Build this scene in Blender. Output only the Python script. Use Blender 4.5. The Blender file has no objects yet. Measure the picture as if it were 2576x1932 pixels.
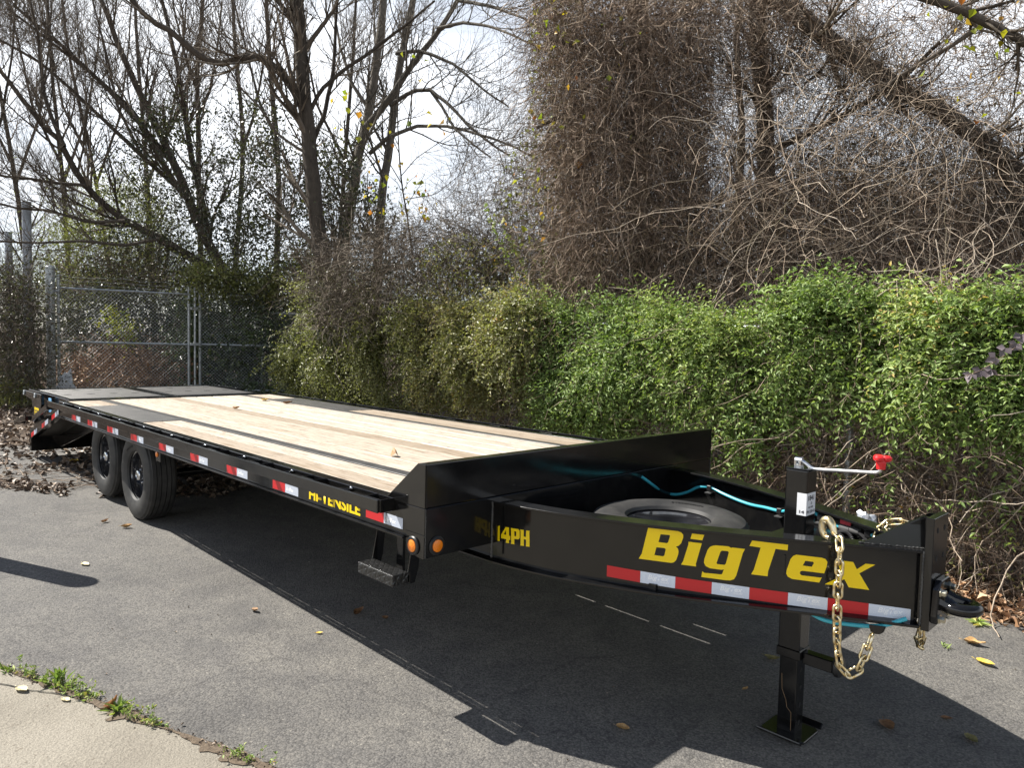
import bpy, bmesh, math, random
import numpy as np
from mathutils import Vector, Matrix
from mathutils.geometry import tessellate_polygon

SC = bpy.context.scene
COL = SC.collection
rng = np.random.default_rng(11)
random.seed(5)

# ------------------------------------------------------------------ camera
CAM = np.array([2.5505, -3.1838, 1.6458])
YAW, PITCH, ROLL, FPX = -0.7953, 0.0579, 0.0241, 1842.67 / 2576.0
_f = np.array([math.sin(YAW) * math.cos(PITCH), math.cos(YAW) * math.cos(PITCH), -math.sin(PITCH)])
_r = np.array([math.cos(YAW), -math.sin(YAW), 0.0])
_u = np.cross(_r, _f)
RIGHT = math.cos(ROLL) * _r + math.sin(ROLL) * _u
UP = -math.sin(ROLL) * _r + math.cos(ROLL) * _u
FWD = _f
cam_data = bpy.data.cameras.new('camera')
cam = bpy.data.objects.new('camera', cam_data)
COL.objects.link(cam)
cam_data.sensor_width = 36.0
cam_data.lens = FPX * 36.0
cam_data.clip_start = 0.05
cam_data.clip_end = 3000.0
cam.matrix_world = Matrix(((RIGHT[0], UP[0], -FWD[0], CAM[0]), (RIGHT[1], UP[1], -FWD[1], CAM[1]),
                           (RIGHT[2], UP[2], -FWD[2], CAM[2]), (0, 0, 0, 1)))
SC.camera = cam

# ------------------------------------------------------------------ sky, sun, exposure
SUN_TO = Vector((-0.79, -0.35, 1.0)).normalized()
world = bpy.data.worlds.new('World')
SC.world = world
world.use_nodes = True
wn, wl = world.node_tree.nodes, world.node_tree.links
wn.clear()
w_out = wn.new('ShaderNodeOutputWorld')
w_bg = wn.new('ShaderNodeBackground')
w_bg.inputs['Strength'].default_value = 0.05
w_sky = wn.new('ShaderNodeTexSky')
w_sky.sky_type = 'NISHITA'
w_sky.sun_disc = False
w_sky.sun_elevation = math.asin(SUN_TO.z)
w_sky.sun_rotation = math.atan2(SUN_TO.x, SUN_TO.y)
w_sky.air_density = 1.0
w_sky.dust_density = 0.6
w_tc = wn.new('ShaderNodeTexCoord')
w_map = wn.new('ShaderNodeMapping')
w_map.inputs['Scale'].default_value = (1.0, 1.0, 3.2)
w_map.inputs['Rotation'].default_value = (0.12, 0.05, 0.5)
w_no = wn.new('ShaderNodeTexNoise')
w_no.inputs['Scale'].default_value = 2.3
w_no.inputs['Detail'].default_value = 7.0
w_no.inputs['Roughness'].default_value = 0.55
w_no.inputs['Distortion'].default_value = 0.35
w_ramp = wn.new('ShaderNodeValToRGB')
w_ramp.color_ramp.elements[0].position = 0.36
w_ramp.color_ramp.elements[0].color = (0.55, 0.55, 0.55, 1)
w_ramp.color_ramp.elements[1].position = 0.53
w_ramp.color_ramp.elements[1].color = (1, 1, 1, 1)
w_mix = wn.new('ShaderNodeMixRGB')
w_mix.inputs['Color2'].default_value = (15.5, 16.1, 17.0, 1)
wl.new(w_tc.outputs['Generated'], w_map.inputs['Vector'])
wl.new(w_map.outputs['Vector'], w_no.inputs['Vector'])
wl.new(w_no.outputs['Fac'], w_ramp.inputs['Fac'])
w_sep = wn.new('ShaderNodeSeparateXYZ')
wl.new(w_tc.outputs['Generated'], w_sep.inputs['Vector'])
w_band = wn.new('ShaderNodeValToRGB')          # the cloud sheet lies low round the horizon, clear blue overhead
_el = w_band.color_ramp.elements
_el.new(.3); _el.new(.5)
for _k, (_p, _c) in enumerate(((0.05, .30), (.17, 1.0), (.36, 1.0), (.52, .03))):
    _el[_k].position = _p
    _el[_k].color = (_c, _c, _c, 1)
wl.new(w_sep.outputs['Z'], w_band.inputs['Fac'])
w_mul = wn.new('ShaderNodeMath'); w_mul.operation = 'MULTIPLY'
wl.new(w_ramp.outputs['Color'], w_mul.inputs[0]); wl.new(w_band.outputs['Color'], w_mul.inputs[1])
wl.new(w_mul.outputs['Value'], w_mix.inputs['Fac'])
wl.new(w_sky.outputs['Color'], w_mix.inputs['Color1'])
wl.new(w_mix.outputs['Color'], w_bg.inputs['Color'])
wl.new(w_bg.outputs['Background'], w_out.inputs['Surface'])

sun_data = bpy.data.lights.new('sun', 'SUN')
sun_data.energy = 5.0
sun_data.angle = math.radians(0.5)
sun_data.color = (1.0, 0.955, 0.88)
sun = bpy.data.objects.new('sun', sun_data)
sun.rotation_euler = (-SUN_TO).to_track_quat('-Z', 'Y').to_euler()
sun.location = (-20, -9, 30)
COL.objects.link(sun)

SC.view_settings.view_transform = 'Standard'
SC.view_settings.look = 'None'
SC.view_settings.exposure = 1.0
SC.view_settings.gamma = 1.0
SC.view_settings.use_curve_mapping = False
SC.render.engine = 'CYCLES'
SC.cycles.max_bounces = 6
SC.cycles.diffuse_bounces = 3
SC.cycles.glossy_bounces = 3
SC.cycles.transmission_bounces = 3
SC.cycles.use_adaptive_sampling = True


# ------------------------------------------------------------------ places
def at(px, py, t):
    """world point seen at (px, py) of a 2212 x 1659 view of the photograph, t metres ahead of the camera"""
    px = np.asarray(px, float); py = np.asarray(py, float); t = np.asarray(t, float)
    k = 2576.0 / 2212.0
    a = (px * k - 1288.0) / 1842.67
    b = (966.0 - py * k) / 1842.67
    return CAM + t[..., None] * (FWD + a[..., None] * RIGHT + b[..., None] * UP)


def gz(x, y=0.0):
    """height of the ground: it rises gently towards the gate"""
    x = np.clip(np.asarray(x, float), -22.0, 8.0)
    return -0.057 - 0.0175 * x + 0.012 * np.maximum(0.0, -x - 4.2)


def fence_y(x):
    return 3.0 + 0.105 * np.maximum(0.0, 1.0 - np.asarray(x, float))


# ------------------------------------------------------------------ object helpers
def mesh_np(name, V, faces, smooth=False, tint=None):
    """faces: list of (n, k) int arrays"""
    me = bpy.data.meshes.new(name)
    V = np.asarray(V, np.float32)
    me.vertices.add(len(V))
    me.vertices.foreach_set('co', V.ravel())
    faces = [np.asarray(f, np.int32) for f in faces if len(f)]
    loops = np.concatenate([f.ravel() for f in faces])
    tot = np.concatenate([np.full(len(f), f.shape[1], np.int32) for f in faces])
    start = np.concatenate([[0], np.cumsum(tot)[:-1]]).astype(np.int32)
    me.loops.add(len(loops))
    me.loops.foreach_set('vertex_index', loops)
    me.polygons.add(len(tot))
    me.polygons.foreach_set('loop_start', start)
    if smooth:
        me.polygons.foreach_set('use_smooth', np.ones(len(tot), bool))
    me.update(calc_edges=True)
    if tint is not None:
        a = me.attributes.new('tint', 'FLOAT', 'POINT')
        a.data.foreach_set('value', np.asarray(tint, np.float32))
    return me


def link(name, me, mat=None, parent=None, stuff=False):
    o = bpy.data.objects.new(name, me)
    COL.objects.link(o)
    if mat is not None and me is not None and len(me.materials) == 0:
        me.materials.append(mat)
    if parent is not None:
        o.parent = parent
        if parent.type == 'EMPTY':
            o.matrix_parent_inverse = parent.matrix_basis.inverted()
    if stuff:
        o['kind'] = 'stuff'
    return o


def tag(o, label, cat, group=None):
    o['label'] = label
    o['category'] = cat
    if group:
        o['group'] = group
    return o


def thing(name, label, cat, loc=(0, 0, 0), group=None):
    o = bpy.data.objects.new(name, None)
    o.empty_display_size = 0.2
    o.location = Vector([float(c) for c in loc])
    o.matrix_basis = Matrix.Translation(o.location)
    COL.objects.link(o)
    return tag(o, label, cat, group)


class Geo:
    """collects simple solids, then builds one mesh"""
    def __init__(self):
        self.V = []; self.F = []; self.n = 0

    def add(self, V, F):
        V = [tuple(float(c) for c in v) for v in V]
        self.V += V
        self.F += [tuple(int(i) + self.n for i in f) for f in F]
        self.n += len(V)
        return self

    def box(self, x0, x1, y0, y1, z0, z1):
        v = [(x0, y0, z0), (x1, y0, z0), (x1, y1, z0), (x0, y1, z0), (x0, y0, z1), (x1, y0, z1), (x1, y1, z1), (x0, y1, z1)]
        return self.add(v, [(0, 3, 2, 1), (4, 5, 6, 7), (0, 1, 5, 4), (1, 2, 6, 5), (2, 3, 7, 6), (3, 0, 4, 7)])

    def prism(self, pts, d):
        """pts: planar 3D polygon, d: extrusion vector"""
        n = len(pts)
        p = [Vector(q) for q in pts]
        v = p + [q + Vector(d) for q in p]
        f = [tuple(range(n))[::-1], tuple(range(n, 2 * n))] + [(i, (i + 1) % n, n + (i + 1) % n, n + i) for i in range(n)]
        return self.add(v, f)

    def tube(self, pts, r, s=8, cap=True):
        P = np.array(pts, float)
        k = len(P)
        R = np.full(k, r) if np.isscalar(r) else np.array(r)
        T = np.gradient(P, axis=0); T /= np.linalg.norm(T, axis=1)[:, None] + 1e-12
        ref = np.array([0.0, 0, 1]) if abs(T[0][2]) < 0.9 else np.array([1.0, 0, 0])
        V = []
        for i in range(k):
            b = np.cross(T[i], ref); nb = np.linalg.norm(b)
            if nb < 1e-4:
                b = np.cross(T[i], np.array([0.3, 1, 0.2])); nb = np.linalg.norm(b)
            b /= nb
            c = np.cross(b, T[i]); ref = c
            for j in range(s):
                a = 2 * math.pi * j / s
                V.append(P[i] + R[i] * (math.cos(a) * b + math.sin(a) * c))
        F = [(i * s + j, i * s + (j + 1) % s, (i + 1) * s + (j + 1) % s, (i + 1) * s + j) for i in range(k - 1) for j in range(s)]
        if cap:
            F += [tuple(range(s))[::-1], tuple((k - 1) * s + j for j in range(s))]
        return self.add(V, F)

    def lathe(self, prof, origin, axis, n=32, close=False):
        """prof: (radius, along) pairs turned about axis through origin"""
        A = Vector(axis).normalized()
        B = A.orthogonal().normalized(); Cc = A.cross(B)
        O = Vector(origin)
        V = []
        for r, h in prof:
            for j in range(n):
                a = 2 * math.pi * j / n
                V.append(O + A * h + (B * math.cos(a) + Cc * math.sin(a)) * r)
        m = len(prof)
        rows = m if close else m - 1
        F = [(i * n + j, i * n + (j + 1) % n, ((i + 1) % m) * n + (j + 1) % n, ((i + 1) % m) * n + j) for i in range(rows) for j in range(n)]
        return self.add(V, F)

    def mesh(self, name, bevel=0.0, smooth=False, seg=1):
        me = bpy.data.meshes.new(name)
        me.from_pydata(self.V, [], self.F)
        bm = bmesh.new(); bm.from_mesh(me)
        bmesh.ops.recalc_face_normals(bm, faces=bm.faces)
        if bevel > 0:
            ed = [e for e in bm.edges if len(e.link_faces) == 2 and e.calc_face_angle(0) > 0.5]
            bmesh.ops.bevel(bm, geom=ed, offset=bevel, segments=seg, affect='EDGES', profile=0.6, clamp_overlap=True)
        bm.to_mesh(me); bm.free()
        if smooth:
            for p in me.polygons:
                p.use_smooth = True
        return me

    def obj(self, name, mat, parent=None, bevel=0.0, smooth=False, seg=1, stuff=False):
        o = link(name, self.mesh(name, bevel, smooth, seg), mat, parent, stuff)
        if smooth:
            set_sharp(o.data)
        return o


def set_sharp(me, ang=0.6):
    bm = bmesh.new(); bm.from_mesh(me)
    for e in bm.edges:
        e.smooth = not (len(e.link_faces) == 2 and e.calc_face_angle(0) > ang)
    bm.to_mesh(me); bm.free()


def dup(o, parent=None, M=None):
    c = o.copy()
    COL.objects.link(c)
    if parent is not None:
        c.parent = parent
    if M is not None:
        c.matrix_basis = M
    return c


# ------------------------------------------------------------------ materials
def mat(name, base=(0.5, 0.5, 0.5), rough=0.5, metal=0.0, coat=0.0, spec=0.5):
    m = bpy.data.materials.new(name); m.use_nodes = True
    b = m.node_tree.nodes['Principled BSDF']
    b.inputs['Base Color'].default_value = (*base, 1)
    b.inputs['Roughness'].default_value = rough
    b.inputs['Metallic'].default_value = metal
    b.inputs['Coat Weight'].default_value = coat
    b.inputs['Specular IOR Level'].default_value = spec
    return m


def N(m, kind, **kw):
    n = m.node_tree.nodes.new(kind)
    for k, v in kw.items():
        if k in n.inputs:
            n.inputs[k].default_value = v
        else:
            setattr(n, k, v)
    return n


def L(m, a, b):
    m.node_tree.links.new(a, b)


def bsdf(m):
    return m.node_tree.nodes['Principled BSDF']


def coords(m, scale=(1, 1, 1), kind='Object', rot=(0, 0, 0)):
    tc = N(m, 'ShaderNodeTexCoord')
    mp = N(m, 'ShaderNodeMapping')
    mp.inputs['Scale'].default_value = scale
    mp.inputs['Rotation'].default_value = rot
    L(m, tc.outputs[kind], mp.inputs['Vector'])
    return mp.outputs['Vector']


def noise(m, vec, scale, detail=4.0, rough=0.5):
    n = N(m, 'ShaderNodeTexNoise')
    n.inputs['Scale'].default_value = scale
    n.inputs['Detail'].default_value = detail
    n.inputs['Roughness'].default_value = rough
    L(m, vec, n.inputs['Vector'])
    return n


def ramp(m, fac, stops):
    r = N(m, 'ShaderNodeValToRGB')
    el = r.color_ramp.elements
    while len(el) < len(stops):
        el.new(0.5)
    for e, (p, c) in zip(el, stops):
        e.position = p
        e.color = (*c, 1) if len(c) == 3 else (c[0], c[0], c[0], 1)
    L(m, fac, r.inputs['Fac'])
    return r


def mixc(m, fac, a, b, mode='MIX'):
    x = N(m, 'ShaderNodeMixRGB', blend_type=mode)
    for key, val in (('Fac', fac), ('Color1', a), ('Color2', b)):
        if hasattr(val, 'is_linked') or hasattr(val, 'links'):
            L(m, val, x.inputs[key])
        elif key == 'Fac':
            x.inputs[key].default_value = val
        else:
            x.inputs[key].default_value = (*val, 1)
    return x.outputs['Color']


def bump(m, height, strength=0.3, dist=0.01):
    b = N(m, 'ShaderNodeBump')
    b.inputs['Strength'].default_value = strength
    b.inputs['Distance'].default_value = dist
    L(m, height, b.inputs['Height'])
    L(m, b.outputs['Normal'], bsdf(m).inputs['Normal'])
    return b


# black gloss paint, faintly dusty and orange-peeled
PAINT = mat('black_paint', (0.0065, 0.0065, 0.007), 0.16, spec=0.46)
_v = coords(PAINT, (1, 1, 1))
_n = noise(PAINT, _v, 3.0, 6.0, 0.6)
_r1 = ramp(PAINT, _n.outputs['Fac'], [(0.35, (0.07,)), (0.75, (0.22,))])
L(PAINT, _r1.outputs['Color'], bsdf(PAINT).inputs['Roughness'])
_d = noise(PAINT, _v, 14.0, 8.0, 0.7)
_dr = ramp(PAINT, _d.outputs['Fac'], [(0.45, (0.006, 0.006, 0.0065)), (0.85, (0.013, 0.0125, 0.0115))])
L(PAINT, _dr.outputs['Color'], bsdf(PAINT).inputs['Base Color'])
_s = noise(PAINT, _v, 38.0, 9.0, 0.75)
_sr = ramp(PAINT, _s.outputs['Fac'], [(0.66, (0.0,)), (0.74, (0.8,))])
_pc = mixc(PAINT, _sr.outputs['Color'], _dr.outputs['Color'], (0.045, 0.042, 0.037))
L(PAINT, _pc, bsdf(PAINT).inputs['Base Color'])
_rp = mixc(PAINT, _sr.outputs['Color'], _r1.outputs['Color'], (0.6, 0.6, 0.6))
L(PAINT, _rp, bsdf(PAINT).inputs['Roughness'])
_o = noise(PAINT, _v, 160.0, 2.0)
bump(PAINT, _o.outputs['Fac'], 0.05, 0.002)

# tread plate and flat steel of the deck: black paint, duller and dusty
STEEL = mat('deck_steel', (0.03, 0.03, 0.03), 0.42)
_v = coords(STEEL)
_n = noise(STEEL, _v, 9.0, 8.0, 0.65)
_c = ramp(STEEL, _n.outputs['Fac'], [(0.3, (0.03, 0.03, 0.03)), (0.7, (0.085, 0.082, 0.077))])
L(STEEL, _c.outputs['Color'], bsdf(STEEL).inputs['Base Color'])

TREAD = mat('tread_plate_paint', (0.03, 0.03, 0.03), 0.36)
_v = coords(TREAD)
_n = noise(TREAD, _v, 5.0, 8.0, 0.65)
_c = ramp(TREAD, _n.outputs['Fac'], [(0.3, (0.06, 0.06, 0.06)), (0.75, (0.125, 0.12, 0.113))])
L(TREAD, _c.outputs['Color'], bsdf(TREAD).inputs['Base Color'])
_w1 = N(TREAD, 'ShaderNodeTexVoronoi', feature='F1', distance='CHEBYCHEV')
_w1.inputs['Scale'].default_value = 34.0
_w1.inputs['Randomness'].default_value = 0.0
_mp = coords(TREAD, (1, 1, 1), 'Object', (0, 0, math.radians(45)))
L(TREAD, _mp, _w1.inputs['Vector'])
_rr = ramp(TREAD, _w1.outputs['Distance'], [(0.25, (1.0,)), (0.42, (0.0,))])
bump(TREAD, _rr.outputs['Color'], 0.9, 0.004)


def wood():
    m = mat('pine_planks', (0.6, 0.48, 0.32), 0.62)
    oi = N(m, 'ShaderNodeObjectInfo')
    tc = N(m, 'ShaderNodeTexCoord')
    ad = N(m, 'ShaderNodeVectorMath', operation='MULTIPLY_ADD')
    cb = N(m, 'ShaderNodeCombineXYZ')
    for k in 'XYZ':
        L(m, oi.outputs['Random'], cb.inputs[k])
    L(m, cb.outputs['Vector'], ad.inputs[0]); ad.inputs[1].default_value = (37.0, 11.0, 5.0)
    L(m, tc.outputs['Object'], ad.inputs[2])
    mp = N(m, 'ShaderNodeMapping'); mp.inputs['Scale'].default_value = (1.1, 16.0, 4.0)
    L(m, ad.outputs['Vector'], mp.inputs['Vector'])
    n1 = noise(m, mp.outputs['Vector'], 1.9, 9.0, 0.68)
    mp2 = N(m, 'ShaderNodeMapping'); mp2.inputs['Scale'].default_value = (3.0, 60.0, 8.0)
    L(m, ad.outputs['Vector'], mp2.inputs['Vector'])
    n2 = noise(m, mp2.outputs['Vector'], 2.2, 5.0, 0.6)
    c1 = ramp(m, n1.outputs['Fac'], [(0.30, (0.27, 0.185, 0.12)), (0.38, (0.385, 0.32, 0.245)), (0.47, (0.46, 0.41, 0.35)), (0.75, (0.51, 0.475, 0.42))])
    c2 = ramp(m, n2.outputs['Fac'], [(0.36, (0.40, 0.33, 0.27)), (0.49, (1, 1, 1))])
    a = mixc(m, 0.75, c1.outputs['Color'], c2.outputs['Color'], 'MULTIPLY')
    # tone of each board
    br = ramp(m, oi.outputs['Random'], [(0.0, (0.70, 0.63, 0.54)), (0.25, (0.92, 0.87, 0.80)), (0.5, (1.0, 0.97, 0.92)), (1.0, (1.08, 1.07, 1.05))])
    a = mixc(m, 1.0, a, br.outputs['Color'], 'MULTIPLY')
    # grey scuffs, cracks and knots
    mp3 = N(m, 'ShaderNodeMapping'); mp3.inputs['Scale'].default_value = (5.0, 22.0, 5.0)
    L(m, ad.outputs['Vector'], mp3.inputs['Vector'])
    n3 = noise(m, mp3.outputs['Vector'], 1.4, 6.0, 0.7)
    s3 = ramp(m, n3.outputs['Fac'], [(0.585, (0.0,)), (0.65, (0.85,))])
    a = mixc(m, s3.outputs['Color'], a, (0.20, 0.17, 0.145))
    mp4 = N(m, 'ShaderNodeMapping'); mp4.inputs['Scale'].default_value = (1.7, 4.6, 3.0)
    L(m, ad.outputs['Vector'], mp4.inputs['Vector'])
    vo = N(m, 'ShaderNodeTexVoronoi'); vo.inputs['Scale'].default_value = 1.5
    L(m, mp4.outputs['Vector'], vo.inputs['Vector'])
    s4 = ramp(m, vo.outputs['Distance'], [(0.02, (0.8,)), (0.06, (0.5,)), (0.075, (0.0,))])
    a = mixc(m, s4.outputs['Color'], a, (0.27, 0.15, 0.07))
    L(m, a, bsdf(m).inputs['Base Color'])
    bump(m, n2.outputs['Fac'], 0.35, 0.003)
    return m


WOOD = wood()
STEPM = mat('step_tread', (0.012, 0.012, 0.012), 0.33)
_w1 = N(STEPM, 'ShaderNodeTexVoronoi', feature='F1', distance='CHEBYCHEV')
_w1.inputs['Scale'].default_value = 40.0
_w1.inputs['Randomness'].default_value = 0.0
L(STEPM, coords(STEPM, (1, 1, 1), 'Object', (math.radians(30), math.radians(20), math.radians(45))), _w1.inputs['Vector'])
_rr = ramp(STEPM, _w1.outputs['Distance'], [(0.25, (1.0,)), (0.42, (0.0,))])
bump(STEPM, _rr.outputs['Color'], 0.7, 0.004)
RUBBER = mat('tyre_rubber', (0.022, 0.022, 0.023), 0.6, spec=.4)
_v = coords(RUBBER)
_n = noise(RUBBER, _v, 12.0, 6.0)
_c = ramp(RUBBER, _n.outputs['Fac'], [(0.35, (0.019, 0.019, 0.019)), (0.75, (0.05, 0.048, 0.045))])
L(RUBBER, _c.outputs['Color'], bsdf(RUBBER).inputs['Base Color'])
RIM = mat('rim_black', (0.022, 0.022, 0.025), 0.14, coat=1.0, spec=0.9)
CHROME = mat('chrome', (0.7, 0.71, 0.72), 0.18, 1.0)
ZINC = mat('zinc_bolt', (0.62, 0.58, 0.45), 0.3, 1.0)
GALV = mat('galvanised_pipe', (0.34, 0.37, 0.38), 0.45, 0.6)
_v = coords(GALV)
_n = noise(GALV, _v, 20.0, 6.0)
_c = ramp(GALV, _n.outputs['Fac'], [(0.3, (0.34, 0.37, 0.38)), (0.7, (0.58, 0.61, 0.62))])
L(GALV, _c.outputs['Color'], bsdf(GALV).inputs['Base Color'])
WIRE = mat('fence_wire', (0.50, 0.53, 0.54), 0.45, 0.5)
OLDWIRE = mat('weathered_wire', (0.12, 0.12, 0.115), 0.6, 0.4)
POLE = mat('pole_grey_paint', (0.42, 0.47, 0.53), 0.5)
_v = coords(POLE)
_n = noise(POLE, _v, 6.0, 6.0, 0.6)
_c = ramp(POLE, _n.outputs['Fac'], [(0.35, (0.30, 0.35, 0.41)), (0.65, (0.46, 0.51, 0.57))])
L(POLE, _c.outputs['Color'], bsdf(POLE).inputs['Base Color'])
GOLD = mat('yellow_zinc_chain', (0.72, 0.58, 0.31), 0.33, 1.0)
_v = coords(GOLD)
_n = noise(GOLD, _v, 60.0, 4.0)
_c = ramp(GOLD, _n.outputs['Fac'], [(0.3, (0.55, 0.38, 0.16)), (0.5, (0.74, 0.62, 0.36)), (0.75, (0.72, 0.70, 0.62))])
L(GOLD, _c.outputs['Color'], bsdf(GOLD).inputs['Base Color'])
YELLOW = mat('yellow_vinyl', (0.93, 0.66, 0.002), 0.30)
TAPE_R = mat('red_reflective_vinyl', (0.55, 0.014, 0.02), 0.3)
TAPE_W = mat('white_reflective_vinyl', (0.56, 0.61, 0.70), 0.3)
_b = N(TAPE_W, 'ShaderNodeTexBrick')
_b.inputs['Scale'].default_value = 90.0
_b.inputs['Color1'].default_value = (0.74, 0.80, 0.90, 1)
_b.inputs['Color2'].default_value = (0.70, 0.76, 0.86, 1)
_b.inputs['Mortar'].default_value = (0.52, 0.57, 0.67, 1)
L(TAPE_W, coords(TAPE_W, (1, 1, 1), 'Generated'), _b.inputs['Vector'])
L(TAPE_W, _b.outputs['Color'], bsdf(TAPE_W).inputs['Base Color'])
PRINT_W = mat('pale_print', (0.90, 0.93, 0.97), 0.4)
AMBER = mat('amber_lens', (0.85, 0.22, 0.008), 0.18, coat=0.5)
_vv = N(AMBER, 'ShaderNodeTexVoronoi'); _vv.inputs['Scale'].default_value = 160.0
L(AMBER, coords(AMBER), _vv.inputs['Vector'])
bump(AMBER, _vv.outputs['Distance'], 0.7, 0.002)
BLACKRUB = mat('black_plastic', (0.012, 0.012, 0.013), 0.45)
GREYRUB = mat('grey_sleeve', (0.075, 0.075, 0.075), 0.5)
CYAN = mat('blue_hose', (0.055, 0.42, 0.52), 0.35)
REDK = mat('red_plastic', (0.62, 0.02, 0.025), 0.3)
PAPER = mat('white_paper', (0.72, 0.73, 0.75), 0.6)
INK = mat('black_ink', (0.02, 0.02, 0.03), 0.6)
SKYBLUE = mat('blue_plate', (0.18, 0.45, 0.75), 0.4)
RUSTY = mat('rust_scratch', (0.22, 0.14, 0.07), 0.7)
BAG = mat('plastic_white', (0.62, 0.64, 0.66), 0.35)
HOLE = mat('dark_hole', (0.003, 0.003, 0.003), 0.9)


def asphalt():
    m = mat('weathered_asphalt', (0.2, 0.2, 0.2), 0.85)
    v = coords(m)
    big = noise(m, v, 0.55, 5.0, 0.6)
    mid = noise(m, v, 4.5, 6.0, 0.65)
    c = ramp(m, big.outputs['Fac'], [(0.3, (0.118, 0.113, 0.106)), (0.52, (0.157, 0.150, 0.139)), (0.75, (0.188, 0.178, 0.162))])
    c2 = ramp(m, mid.outputs['Fac'], [(0.3, (0.80, 0.80, 0.82)), (0.7, (1.14, 1.13, 1.10))])
    a = mixc(m, 1.0, c.outputs['Color'], c2.outputs['Color'], 'MULTIPLY')
    vo = N(m, 'ShaderNodeTexVoronoi'); vo.inputs['Scale'].default_value = 105.0
    L(m, v, vo.inputs['Vector'])
    st = ramp(m, vo.outputs['Color'], [(0.12, (0.60, 0.60, 0.61)), (0.5, (1.0, 1.0, 1.0)), (0.9, (1.22, 1.2, 1.17)), (0.975, (1.9, 1.86, 1.78))])
    a = mixc(m, 1.0, a, st.outputs['Color'], 'MULTIPLY')
    ed = ramp(m, vo.outputs['Distance'], [(0.30, (1.04,)), (0.75, (0.62,))])
    a = mixc(m, 0.8, a, ed.outputs['Color'], 'MULTIPLY')
    fine = noise(m, v, 330.0, 3.0, 0.6)
    f2 = ramp(m, fine.outputs['Fac'], [(0.3, (0.75,)), (0.7, (1.2,))])
    a = mixc(m, 0.8, a, f2.outputs['Color'], 'MULTIPLY')
    # oil spots and faint stains
    st2 = noise(m, v, 1.9, 3.0, 0.5)
    so = ramp(m, st2.outputs['Fac'], [(0.60, (0.0,)), (0.74, (0.55,))])
    a = mixc(m, so.outputs['Color'], a, (0.07, 0.068, 0.066))
    # hairline cracks
    mpv = coords(m, (0.42, 0.42, 0.42))
    wob = noise(m, mpv, 3.0, 5.0, 0.6)
    av = N(m, 'ShaderNodeVectorMath', operation='MULTIPLY_ADD')
    L(m, wob.outputs['Color'], av.inputs[0]); av.inputs[1].default_value = (0.35, 0.35, 0.35)
    L(m, mpv, av.inputs[2])
    cr = N(m, 'ShaderNodeTexVoronoi', feature='DISTANCE_TO_EDGE'); cr.inputs['Scale'].default_value = 1.0
    L(m, av.outputs['Vector'], cr.inputs['Vector'])
    cs = ramp(m, cr.outputs['Distance'], [(0.0, (0.6,)), (0.0042, (0.0,))])
    gate = ramp(m, big.outputs['Fac'], [(0.44, (0.0,)), (0.52, (1.0,))])
    cm = mixc(m, 1.0, cs.outputs['Color'], gate.outputs['Color'], 'MULTIPLY')
    a = mixc(m, cm, a, (0.05, 0.047, 0.044))
    L(m, a, bsdf(m).inputs['Base Color'])
    h = mixc(m, 0.5, ed.outputs['Color'], fine.outputs['Fac'])
    bump(m, h, 0.9, 0.008)
    return m


ASPHALT = asphalt()


def concrete():
    m = mat('tan_concrete', (0.35, 0.31, 0.25), 0.85)
    v = coords(m)
    n1 = noise(m, v, 1.3, 6.0, 0.6)
    n2 = noise(m, v, 130.0, 4.0, 0.6)
    c = ramp(m, n1.outputs['Fac'], [(0.3, (0.20, 0.178, 0.142)), (0.5, (0.27, 0.243, 0.196)), (0.7, (0.315, 0.285, 0.233))])
    c2 = ramp(m, n2.outputs['Fac'], [(0.3, (0.66,)), (0.7, (1.2,))])
    a = mixc(m, 1.0, c.outputs['Color'], c2.outputs['Color'], 'MULTIPLY')
    n3 = noise(m, v, 42.0, 3.0, 0.6)
    s3 = ramp(m, n3.outputs['Fac'], [(0.64, (0.0,)), (0.70, (0.7,))])
    a = mixc(m, s3.outputs['Color'], a, (0.14, 0.115, 0.085))
    L(m, a, bsdf(m).inputs['Base Color'])
    h3 = mixc(m, .5, n2.outputs['Fac'], noise(m, v, 55.0, 4.0, .6).outputs['Fac'])
    bump(m, h3, 1.0, 0.012)
    return m


CONCRETE = concrete()


def soil():
    m = mat('leafy_soil', (0.09, 0.065, 0.04), 0.95)
    v = coords(m)
    n1 = noise(m, v, 3.0, 8.0, 0.7)
    c = ramp(m, n1.outputs['Fac'], [(0.3, (0.035, 0.026, 0.017)), (0.5, (0.09, 0.062, 0.04)), (0.7, (0.16, 0.115, 0.08))])
    L(m, c.outputs['Color'], bsdf(m).inputs['Base Color'])
    n2 = noise(m, v, 30.0, 5.0, 0.7)
    bump(m, n2.outputs['Fac'], 0.8, 0.03)
    return m


SOIL = soil()
DIRT = mat('crack_dirt', (0.11, 0.085, 0.055), 0.95)
_v = coords(DIRT)
_n = noise(DIRT, _v, 60.0, 5.0, 0.7)
_c = ramp(DIRT, _n.outputs['Fac'], [(0.3, (0.06, 0.042, 0.027)), (0.7, (0.19, 0.145, 0.10))])
L(DIRT, _c.outputs['Color'], bsdf(DIRT).inputs['Base Color'])
bump(DIRT, _n.outputs['Fac'], 0.8, 0.01)


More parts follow.
